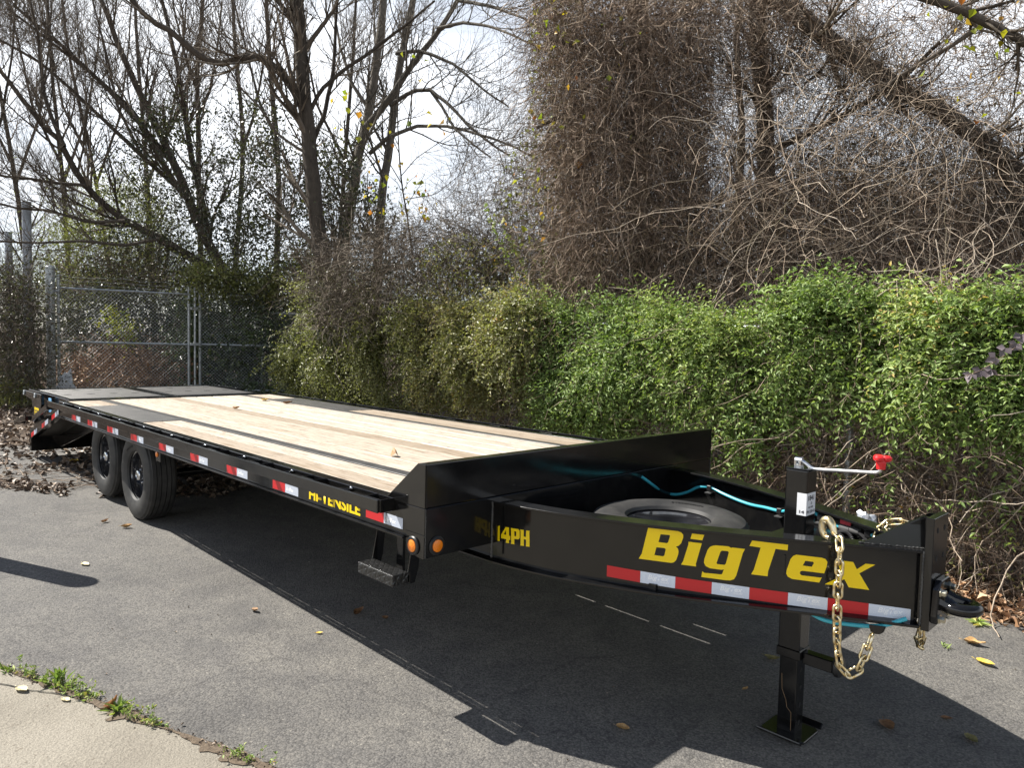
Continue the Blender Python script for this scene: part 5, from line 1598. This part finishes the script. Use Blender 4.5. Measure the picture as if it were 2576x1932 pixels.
def hedge(name, label, cat, x0, x1, nshoot, leaf, m, size, zlow, stems, stem_mat, aspect=.45, depth=.42, leaves_per=11, shoot=(.3, .6), tint_lo=0, tint_hi=1, fade=None, dead=0, up_frac=.16, nclump=None, shootcol=None):
    root = thing(name, label, cat, ((x0 + x1) / 2, float(fence_y((x0 + x1) / 2)), float(gz((x0 + x1) / 2))))
    n = nshoot
    # shoots start in clumps so that light and dark patches form
    nc = nclump or max(30, int((x1 - x0) * 22))
    cx = rng.uniform(x0, x1, nc)
    cz = zlow + (crest(cx) - zlow) * rng.random(nc) ** .8
    cw = rng.uniform(.15, 1.0, nc)
    hole = np.sin(cx * 5.3 + 1.1 * cz) + np.sin(cz * 6.1 - cx * 2.2 + 1.0) + .8 * np.sin(cx * 11.0 + cz * 3.0)
    cw = cw * np.clip(.55 + .45 * hole, .06, 1.2)
    if fade is not None:
        cw = cw * fade(cx, cz)
    ci = rng.choice(nc, n, p=cw / cw.sum())
    x = cx[ci] + rng.normal(size=n) * .13; z = cz[ci] + rng.normal(size=n) * .12
    x = np.clip(x, x0 - .1, x1 + .1)
    z = np.minimum(z, crest(x) + rng.normal(size=n) * .05)
    z = np.maximum(z, gz(x) + .1)
    rel = np.clip((z - zlow) / (crest(x) - zlow), 0, 1)
    cd = np.clip(.55 + .28 * hole + rng.normal(size=nc) * .22, .02, 1.35)
    outw = depth * np.clip(rel * 1.5 + .25, 0, 1) * (.35 + .65 * np.sqrt(np.clip(1 - (rel - .55) ** 2 * 1.6, 0, 1))) * cd[ci] * rng.uniform(.55, 1.0, n) + .03
    over = rng.random(n) < .25
    P0 = np.stack([x, fence_y(x) - np.where(over & (rel > .85), rng.uniform(-.5, .3, n), outw), z], 1)
    upm = (rng.random(n) < up_frac) | (rel > .93)
    D0 = np.stack([rng.normal(size=n) * .6, -rng.uniform(.2, 1.0, n), np.where(upm, rng.uniform(.5, 1.6, n), rng.uniform(-1.4, .3, n))], 1)
    k = leaves_per
    W = walk(P0, D0, rng.uniform(*shoot, n), k, .16, (0, -.01, -.13))
    W[..., 2] = np.maximum(W[..., 2], gz(W[..., 0]) + .02)
    b = Bulk().tubes(W[:, ::2], np.full((n, (k + 1) // 2), .0022) * np.linspace(1.2, .6, (k + 1) // 2)[None], 2)
    b.obj('shoots', shootcol or stem_mat, root)
    T = unit(np.gradient(W, axis=1))
    lv = Bulk()
    ct = tint_lo + (tint_hi - tint_lo) * np.clip(rng.random(nc) * .8 + .2 * (cz - zlow) / (crest(cx) - zlow), 0, 1)
    for sgn in (-1, 1):
        side = unit(np.cross(T, unit(rng.normal(size=T.shape) * .5 + np.array([0, -.3, 1.0])))) * sgn
        D = side + T * .55 + np.array([0, 0, -.15]) + rng.normal(size=T.shape) * .28
        tint = np.repeat(ct[ci][:, None] * .55, k, 1) + .45 * rng.random((n, k)) + .10 * np.linspace(-1, 1, k)[None]
        sz = size * rng.uniform(.65, 1.25, nc)[ci][:, None] * (.6 + .6 * rng.random((n, k))) * np.linspace(1.1, .7, k)[None]
        keep = rng.random(n * k) < .9
        lv.leaves(W.reshape(-1, 3)[keep], D.reshape(-1, 3)[keep], sz.ravel()[keep], aspect, .3, tint.ravel()[keep], nrm=np.array([0, -.45, .8]))
    lv.obj('leaves', m, root)
    # bare runners and old stems inside
    if stems:
        q = fence_pts(stems, x0, x1, 0, 1, -.45, .14)
        q[:, 2] = gz(q[:, 0]) + .05 + (crest(q[:, 0]) - gz(q[:, 0]) - .05) * rng.random(stems)
        Ws = walk(q, rng.normal(size=(stems, 3)) * np.array([1, .5, 1]) + np.array([0, 0, -.2]), rng.uniform(.4, 1.3, stems), 9, .32, (0, 0, -.1))
        Ws[..., 2] = np.maximum(Ws[..., 2], gz(Ws[..., 0]) + .015)
        Bulk().tubes(Ws, rng.uniform(.0016, .0042, stems)[:, None] * np.linspace(1.1, .6, 9)[None], 2).obj('old_stems', stem_mat, root)
    if dead:
        q = fence_pts(dead, x0, x1, 0, 1, -.5, .22)
        q[:, 2] = gz(q[:, 0]) + .02 + (crest(q[:, 0]) - gz(q[:, 0]) - .05) * rng.random(dead)
        Bulk().leaves(q, rng.normal(size=(dead, 3)) + np.array([0, 0, -.6]), .05 * (.6 + .8 * rng.random(dead)), .5, .3, rng.random(dead) * .7).obj('dead_leaves', LEAF_DRY, root)
    return root


def fade_r(x, z):
    """leaves thin out towards the ground at the right end"""
    lim = np.interp(x, [-4, -2, -.8, .2, .7, 1.6], [.35, .55, .85, 1.2, 1.35, 1.25])
    return np.clip((z - lim) / .4, .035, 1.0)


hedge('honeysuckle_hedge', 'bright green honeysuckle heaped over the fence at the right', 'hedge', -1.15, 2.2, 4300, None, LEAF_GREEN, .066, .35, 2600, VINE, .42, .34, 10, (.28, .55), 0, 1, fade_r, 3500)
hedge('honeysuckle_hedge', 'green honeysuckle hanging over the fence behind the headboard', 'hedge', -3.6, -1.05, 3200, None, LEAF_GREEN, .064, .65, 1400, VINE, .45, .36, 10, (.28, .55), 0, .8, fade_r, 2500)
hedge('olive_shrub', 'olive and yellowing shrub massed over the fence beside the deck', 'shrub', -6.4, -3.3, 3900, None, LEAF_OLIVE, .058, .85, 2000, VINE, .52, .55, 11, (.25, .6), .1, 1, None, 3000)
hedge('olive_shrub', 'duller grey-green shrub on the fence towards the gate', 'shrub', -10.5, -6.2, 3600, None, LEAF_OLIVE, .062, .30, 2400, TWIG, .55, .7, 10, (.3, .7), 0, .55, None, 2500)
b = Bulk()
br = thing('brush_pile', 'brown see-through brush of dry twigs above the olive shrub', 'brush', at(850, 650, 11))
tangle(b, [(660, 560), (760, 520), (860, 490), (960, 470), (1100, 520), (1240, 560), (1250, 660), (1100, 640), (900, 640), (680, 720)], 9.6, 12.6, 5200, (.4, 1.2), 8, .32, (0, 0, -.06), (0, 0, .2), (.0022, .0045))
b.obj('stems', TWIG, br)
lp = poly_pts([(900, 540), (1000, 500), (1240, 580), (1240, 660), (920, 640)], 2600); P0 = at(lp[:, 0], lp[:, 1], rng.uniform(9.6, 11.6, 2600))
Bulk().leaves(P0, rng.normal(size=(2600, 3)) + np.array([0, 0, -.3]), .05 * (.6 + .8 * rng.random(2600)), .55, .3, rng.random(2600)).obj('leaves', LEAF_OLIVE, br)
lp = poly_pts([(660, 600), (760, 560), (1100, 560), (1100, 660), (680, 760)], 4000); P0 = at(lp[:, 0], lp[:, 1], rng.uniform(11, 13, 4000))
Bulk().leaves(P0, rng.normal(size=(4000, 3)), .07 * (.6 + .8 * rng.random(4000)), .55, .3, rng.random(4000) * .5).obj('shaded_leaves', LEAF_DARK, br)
# upright green shoots standing above the olive shrub
us = thing('leafy_shoot', 'tall yellow-green leafy shoots sticking up from the olive shrub', 'shoots', at(1110, 620, 9.2))
lv = Bulk(); sb = Bulk()
for pts in ([(1130, 640), (1100, 570), (1070, 500), (1050, 445)], [(1150, 640), (1125, 560), (1090, 500)], [(1170, 640), (1180, 580), (1170, 520)], [(1230, 640), (1235, 590), (1240, 530)], [(1205, 660), (1215, 600), (1200, 560)]):
    p, r = limb(pts, 9.2, .006, .002, 34); sb.tubes(p[None], r[None], 4)
    for _ in range(3):
        lv.leaves(p + rng.normal(size=p.shape) * .012, rng.normal(size=p.shape) + np.array([0, -.3, .5]), .055 * (.6 + .7 * rng.random(34)), .45, .3, .55 + .4 * rng.random(34))
sb.obj('stem', VINE, us, False); lv.obj('leaves', LEAF_GREEN, us)

# bare vine network low on the right end of the fence
b = Bulk()
bn = thing('bare_vines', 'bare pale vine stems netted over the fence foot at the right', 'vines', (1.0, 2.9, -.07))
q = fence_pts(2600, -.9, 2.4, 0, 1.35, -.35, .12)
W = walk(q, rng.normal(size=(2600, 3)) * np.array([1, .35, .8]), rng.uniform(.4, 1.3, 2600), 10, .34, (0, 0, -.08))
W[..., 2] = np.maximum(W[..., 2], gz(W[..., 0]) + .015)
b.tubes(W, rng.uniform(.0016, .0042, 2600)[:, None] * np.linspace(1.1, .6, 10)[None], 2)
q = fence_pts(70, -.2, 2.4, .3, 1.7, .0, .25)
W = walk(q, rng.normal(size=(70, 3)) * np.array([1, .25, 1]) + np.array([0, 0, -.3]), rng.uniform(.8, 1.8, 70), 14, .24, (0, 0, -.05))
W[..., 2] = np.maximum(W[..., 2], gz(W[..., 0]) + .015)
b.tubes(W, rng.uniform(.0035, .006, 70)[:, None] * np.linspace(1.1, .6, 14)[None], 5, rng.uniform(.85, 1, 70))
b.obj('stems', VINE, bn)
q = fence_pts(1500, -.6, 2.4, 0, 1.2, .0, .2)
Bulk().leaves(q, rng.normal(size=(1500, 3)) + np.array([0, 0, -.8]), .04 * (.6 + .8 * rng.random(1500)), .5, .3, .2 + .8 * rng.random(1500)).obj('leaves', LEAF_OLIVE, bn)
# a spray of pale runners over the hedge crest
sr = thing('pale_runner', 'straw-coloured vine runners sprawling over the crest of the bright hedge', 'vines', (1.0, 2.6, 2.0))
q = at(rng.uniform(1900, 2180, 60), rng.uniform(600, 700, 60), rng.uniform(5.4, 6.0, 60))
W = walk(q, rng.normal(size=(60, 3)) + np.array([.3, 0, .1]), rng.uniform(.4, .9, 60), 10, .25, (0, 0, -.05))
Bulk().tubes(W, np.full((60, 10), .0028), 4, rng.uniform(.8, 1, 60)).obj('stems', VINE, sr)
for pts in ([(1128, 950), (1155, 985), (1200, 1005), (1260, 1025), (1330, 1040)],):
    p, r = limb(pts, [6.9, 6.6], .007, .004, 14)
    tw = thing('bare_twig', 'bare pale twig sticking out of the shrub just above the far deck edge', 'twig', p[0])
    bb = Bulk().tubes(p[None], r[None], 6, .95)
    p2, r2 = spawn(p[None], r[None], 7, (.15, .45), (25, 60), .2, 6, .6, .05, .15, .5, .002); bb.tubes(p2, r2, 4, .95)
    bb.obj('stem', VINE, tw, False)

# bramble cane with purple leaves at the right edge
bc = thing('bramble_cane', 'bramble cane with dusky purple leaves hanging at the right edge', 'bramble', at(2200, 740, 4.6))
p, r = limb([(2240, 715), (2200, 745), (2160, 775), (2120, 800), (2085, 812)], 4.6, .004, .002, 12)
Bulk().tubes(p[None], r[None], 5, .5).obj('cane', VINE, bc, False)
for (px, py) in ((2206, 722), (2196, 742), (2172, 752), (2150, 772), (2118, 800), (2142, 798), (2098, 808)):
    c = at(px, py, 4.6)
    tw_ = (CAM - c) / np.linalg.norm(CAM - c)
    d0 = np.array([rng.normal() * .3 - .3, 0, -.7])
    sd = np.cross(tw_, d0)
    Bulk().leaves(np.repeat(c[None], 3, 0), np.stack([d0, d0 * .35 + sd, d0 * .35 - sd]) + .3 * tw_, np.array([.062, .05, .05]), .85, .15, rng.random(3), nrm=tw_ * 2 + np.array([0, 0, .5])).obj('leaf', LEAF_PURP, bc, False)

# ------------------------------------------------------------------ fallen leaves and litter
def litter(name, n, pts_xy, size, m, z=.004, lift=.035):
    n = len(pts_xy)
    x, y = pts_xy[:, 0], pts_xy[:, 1]
    P = np.stack([x, y, gz(x, y) + z + lift * rng.random(n) ** 2], 1)
    D = rng.normal(size=(n, 3)) * np.array([1, 1, .35])
    b = Bulk().leaves(P, D, size * (.55 + .9 * rng.random(n)), .62, .35, rng.random(n))
    o = b.obj(name, m, None, True)
    return o


# right: the band of leaves between asphalt and fence
q = []
n = 9000
x = rng.uniform(-6, 3.6, n); f = rng.random(n) ** 1.0
y = 2.32 + np.where(x < .4, .25 * np.minimum(1, .4 - x), 0) + .07 * wob(x) + (fence_y(x) + .6 - 2.35) * f - rng.exponential(.03, n)
litter('leaf_litter', n, np.stack([x, y], 1), .062, LEAF_RUST)
# left: a deep drift over the end of the asphalt and up to the gate
A_ = poly_pts([(-7.0, -3.2), (-6.6, -1.5), (-6.5, -.6), (-6.2, .6), (-6.4, 3.2), (-10, 4.2), (-16, 4.2), (-17, -2.5), (-10, -4.0)], 13000)
litter('leaf_litter', 0, A_, .075, LEAF_DRY)
A_ = poly_pts([(-5.4, -1.35), (-5.9, -1.2), (-6.6, -1.75), (-6.9, -2.4), (-6.2, -1.8)], 520)
litter('leaf_litter', 0, A_, .055, LEAF_DRY, lift=.02)
A_ = poly_pts([(-4.6, -.2), (-5.2, -1.1), (-6.4, -.9), (-6.6, 1.0), (-5.4, 1.1)], 1600)
litter('leaf_litter', 0, A_, .06, LEAF_DRY, lift=.02)
_jx = rng.uniform(-2.6, .5, 420)
A_ = np.stack([_jx, crack_y(_jx) - .022 + rng.normal(size=420) * .022], 1)
litter('joint_crumbs', 0, A_, .014, LEAF_DRY, z=.006, lift=.008)
# scattered crumbs and twigs on the asphalt
A_ = np.stack([rng.uniform(-5.5, 2.6, 150), rng.uniform(-2.2, 2.3, 150)], 1)
A_ = A_[(A_[:, 1] > crack_y(A_[:, 0]) + .05)]
litter('leaf_crumbs', 0, A_, .012, LEAF_DRY, lift=.004)
W = walk(np.stack([rng.uniform(-7.0, -5.0, 260), rng.uniform(-2.4, -.6, 260), np.zeros(260)], 1) , rng.normal(size=(260, 3)) * np.array([1, 1, 0]), rng.uniform(.15, .6, 260), 8, .3, (0, 0, 0))
W[..., 2] = gz(W[..., 0]) + .012 + .02 * rng.random((260, 1))
keep = W[:, 0, 0] < -5.6 + .5 * (W[:, 0, 1] + 1)
Bulk().tubes(W[keep], np.full((int(keep.sum()), 8), .003), 3).obj('twig_litter', VINE, None, True)


def leaf_mesh(seed, L_=1.0, w=.62, curl=.35, cup=.3, lobes=0):
    """a curled autumn leaf of unit length with a stalk"""
    r = np.random.default_rng(seed)
    nu, nv = 9, 5
    V = []; 
    for i in range(nu):
        u = i / (nu - 1)
        hw = w * .5 * math.sin(math.pi * min(1, u * .93 + .05)) ** .8 * (1 - .25 * u)
        if lobes:
            hw *= 1 + .28 * math.sin(u * math.pi * lobes * 2)
        for j in range(nv):
            v = j / (nv - 1) * 2 - 1
            z = curl * (u - .4) ** 2 * 1.6 + cup * (abs(v) ** 1.5) * hw * 1.6 + r.normal() * .018
            V.append((u - .5, v * hw, z))
    F = [(i * nv + j, (i + 1) * nv + j, (i + 1) * nv + j + 1, i * nv + j + 1) for i in range(nu - 1) for j in range(nv - 1)]
    g = Geo().add(V, F)
    g.tube([(-.5, 0, curl * .26), (-.62, .01, curl * .3 + .02), (-.74, .03, curl * .2 + .06)], .011, 4)
    me = bpy.data.meshes.new('fallen_leaf'); me.from_pydata(g.V, [], g.F)
    for p in me.polygons:
        p.use_smooth = True
    return me


def leafcol(name, c1, c2):
    m = mat(name, c1, .6, spec=.3)
    v = coords(m, (1, 1, 1))
    n1 = noise(m, v, 4.0, 5.0, .65)
    r = ramp(m, n1.outputs['Fac'], [(.35, c1), (.65, c2)])
    L(m, r.outputs['Color'], bsdf(m).inputs['Base Color'])
    return m


LC = {'tan': leafcol('leaf_tan', (.28, .16, .08), (.44, .28, .15)), 'brown': leafcol('leaf_brown', (.12, .06, .03), (.24, .13, .06)),
      'yellow': leafcol('leaf_yellow', (.55, .33, .03), (.72, .52, .10)), 'olive': leafcol('leaf_olive', (.14, .13, .05), (.26, .22, .09)),
      'pale': leafcol('leaf_pale', (.55, .46, .25), (.68, .60, .38)), 'red': leafcol('leaf_red', (.30, .10, .05), (.48, .30, .10)),
      'orange': leafcol('leaf_orange', (.30, .16, .06), (.50, .33, .14))}


def ground_at(px, py, z=None):
    d = at(px, py, 1.0) - CAM
    t = 5.0
    for _ in range(40):
        p = CAM + d * t
        t = ((gz(p[0]) if z is None else z) - CAM[2]) / d[2]
    return CAM + d * t


def fallen(px, py, size, col, label, seed, z=None, rot=0, curl=.35, cup=.3, tilt=0.0, lobes=0):
    p = ground_at(px, py, z)
    me = leaf_mesh(seed, curl=curl, cup=cup, lobes=lobes); me.materials.append(LC[col])
    o = link('fallen_leaf', me)
    lo = min((v.co.z for v in me.vertices))
    o.matrix_basis = Matrix.Translation((p[0], p[1], p[2] + .004 - lo * size)) @ Matrix.Rotation(rot, 4, 'Z') @ Matrix.Rotation(tilt, 4, 'Y') @ Matrix.Scale(size, 4)
    tag(o, label, 'leaf', 'fallen leaves')
    return o


ZD = .9015
fallen(510, 884, .10, 'red', 'reddish curled leaf on the deck planks near the ramps', 1, ZD, .3, .5, .4)
fallen(572, 866, .13, 'yellow', 'yellowish curled leaf on the deck planks farthest back', 2, ZD, .1, .3, .35)
fallen(622, 873, .10, 'brown', 'small dark leaf on the deck beside the far tread plate', 3, ZD, 1.2, .5, .6)
fallen(852, 986, .085, 'tan', 'tan leaf folded like a tent on the deck near the headboard', 4, ZD, -.4, -.5, -1.3, 0.0)
fallen(184, 1221, .085, 'pale', 'pale yellow-green leaf on the asphalt left of the trailer', 5, None, .2, .1, .2)
fallen(227, 1129, .07, 'tan', 'small tan leaf on the asphalt below the rear wheel', 6, None, 2.0, .6, .6)
fallen(273, 1141, .085, 'orange', 'light brown curled leaf on the asphalt below the front wheel', 7, None, .9, .5, .7)
fallen(550, 1322, .06, 'tan', 'small tan leaf alone on the sunlit asphalt', 8, None, .2, .5, .6)
fallen(775, 1328, .085, 'brown', 'brown leaf on the asphalt just inside the trailer shadow', 9, None, 1.9, .6, .7)
fallen(690, 1370, .04, 'yellow', 'tiny yellow leaf on the asphalt at the shadow edge', 10, None, .9, .2, .3)
fallen(832, 1338, .05, 'brown', 'small dark leaf in the shadow below the step', 11, None, .3, .5, .6)
fallen(1345, 1578, .065, 'orange', 'small rust-coloured leaf in the shadow near the bottom', 12, None, .2, .3, .6)
fallen(1668, 1428, .085, 'olive', 'olive leaf in the shadow left of the jack', 13, None, .1, .5, .4)
fallen(1610, 1491, .04, 'orange', 'tiny orange leaf in the shadow left of the jack foot', 14, None, 1.4, .3, .3)
fallen(1918, 1574, .105, 'brown', 'large brown leaf in the shadow right of the jack foot', 15, None, -.9, .35, .3, 0, 1)
fallen(2098, 1602, .085, 'olive', 'olive-green leaf in the shadow at the lower right', 16, None, -.8, .3, .4)
fallen(2105, 1394, .11, 'orange', 'large tan and yellow leaf in the sun, right of the chain', 17, None, .2, .35, .5, 0, 1)
fallen(2128, 1437, .10, 'yellow', 'bright yellow leaf in the sun below the tan one', 18, None, -.25, .3, .4)
fallen(1952, 1322, .10, 'yellow', 'yellow leaf on the asphalt right behind the tongue end', 19, None, -.7, .3, .5)
fallen(1868, 1316, .06, 'orange', 'small faded leaf seen under the tongue end', 20, None, .4, .3, .4)
fallen(2045, 1556, .05, 'brown', 'small brown leaf on the shadow edge at the right', 21, None, .4, .3, .4)
fallen(54, 1742, .085, 'pale', 'broad pale leaf lying on the concrete', 22, None, .3, .25, .35) if False else fallen(47, 1495, .08, 'pale', 'broad pale leaf lying on the concrete', 22, None, .3, .25, .35)
fallen(142, 1516, .055, 'pale', 'small whitish leaf on the concrete below the tall weed', 23, None, .3, .25, .35)
fallen(243, 1532, .085, 'red', 'red and yellow curled leaf propped in the joint dirt', 24, None, 1.1, .8, .7, -.5)
fallen(405, 1335, .05, 'tan', 'small tan leaf', 25, None, .3, .2, .4) if False else None
fallen(160, 900 + 100, .16, 'yellow', 'yellow leaf among twigs behind the rear wheel', 26, None, .3, .3, .4)


# ------------------------------------------------------------------ weeds in the joint and at the asphalt edge
def weed(px, py, n, size, label, height=.5, aspect=.22, tint=(.3, 1.0), spread=.05, kind='rosette', along=0.0):
    c = ground_at(px, py)
    size = size * .8
    root = thing('weed', label, 'weed', c, 'weeds in the pavement cracks')
    if kind == 'rosette':
        a = rng.random(n) * 2 * math.pi
        D = np.stack([np.cos(a), np.sin(a), height * (.3 + 1.2 * rng.random(n))], 1)
        P = np.repeat(c[None], n, 0) + rng.normal(size=(n, 3)) * np.array([spread * .25, spread * .25, .002])
        P[:, 2] = np.maximum(P[:, 2], c[2] + .003)
        Bulk().leaves(P, D, size * (.5 + .8 * rng.random(n)), aspect, .3, rng.uniform(*tint, n)).obj('leaves', LEAF_GREEN, root)
    else:
        k = max(6, n // 9)
        u = rng.uniform(-1, 1, k) * along
        S0 = np.stack([c[0] + u, crack_y(c[0] + u) - .02 + rng.normal(size=k) * spread * .4, gz(c[0] + u) + .005], 1)
        Wk = walk(S0, rng.normal(size=(k, 3)) * .7 + np.array([0, 0, 1.0]), rng.uniform(.4, 1.0, k) * size * 1.6, 5, .25, (0, 0, -.05))
        Bulk().tubes(Wk, np.full((k, 5), .0011), 3, .9).obj('stems', VINE, root)
        j = rng.integers(0, k, n); i = rng.integers(1, 5, n)
        D = rng.normal(size=(n, 3)) + np.array([0, 0, .5])
        Bulk().leaves(Wk[j, i], D, size * .42 * (.5 + .8 * rng.random(n)), .5, .3, rng.uniform(*tint, n)).obj('leaves', LEAF_GREEN, root)
    return root


weed(20, 1452, 16, .07, 'pale rosette weed at the left end of the concrete joint', .8)
weed(60, 1469, 150, .06, 'low leafy weed in the joint next to the left rosette', kind='creep', along=.13, spread=.03)
weed(128, 1478, 26, .105, 'tallest weed in the joint, upright bright leaves', 2.6, .2)
weed(165, 1492, 330, .06, 'bushy spreading weed in the joint beside the tall one', kind='creep', along=.17, spread=.05)
weed(255, 1538, 34, .07, 'bright weed in the joint behind the red leaf', 1.4, .24)
weed(288, 1548, 160, .05, 'leafy weed in the joint right of the red leaf', kind='creep', along=.10, spread=.04)
weed(335, 1573, 120, .045, 'low mat of weed in the joint, middle of the row', kind='creep', along=.08, spread=.03)
weed(480, 1639, 70, .04, 'sparse small weed in the joint near the bottom edge', kind='creep', along=.08, spread=.03)
weed(545, 1652, 120, .045, 'last weed of the joint at the bottom edge', kind='creep', along=.10, spread=.05)
weed(2030, 1330, 22, .085, 'dandelion-like weed in the asphalt under the lunette ring', .7, .24, (.5, 1))
weed(2112, 1348, 24, .085, 'flat pale weed at the edge of the leaf litter on the right', .4, .26, (.6, 1))
weed(2040, 1400, 12, .05, 'tiny weed on the sunlit asphalt right of the tongue', .7, .22, (.5, 1))

# ------------------------------------------------------------------ rubbish
def crumple(name, label, cat, c, sx, sy, sz, m, seed):
    r = np.random.default_rng(seed)
    bm = bmesh.new()
    bmesh.ops.create_icosphere(bm, subdivisions=3, radius=1.0)
    for v in bm.verts:
        f = 1 + .30 * math.sin(5 * v.co.x + seed) * math.sin(4 * v.co.y) + .12 * r.normal()
        v.co = Vector((v.co.x * sx * f, v.co.y * sy * f, max(v.co.z, -.35) * sz * f))
    me = bpy.data.meshes.new(name); bm.to_mesh(me); bm.free()
    o = link(name, me, m)
    o.location = (float(c[0]), float(c[1]), float(c[2] + sz * .3))
    return tag(o, label, cat)


c = at(143, 832, 13.9)
crumple('plastic_bag', 'white plastic bag snagged at the foot of the gate post', 'bag', (c[0], c[1], c[2] - .12), .13, .13, .26, BAG, 2)
c = ground_at(18, 868)
crumple('plastic_bag', 'crumpled white plastic bag at the far left edge', 'bag', c, .20, .2, .12, BAG, 5)
c = ground_at(48, 862)
crumple('plastic_sheet', 'flat bluish-white plastic sheet beside the ramp leg', 'plastic sheet', c, .42, .22, .08, mat('sheet_plastic', (.42, .50, .56), .4), 9)
c = at(1868, 1113, 5.3)
crumple('foil_tray', 'round silvery scrap lying behind the far tongue beam', 'scrap', (c[0], c[1], c[2] - .075), .075, .06, .07, mat('silver_foil', (.4, .42, .46), .3, .5), 4)
Geo  # end of scene
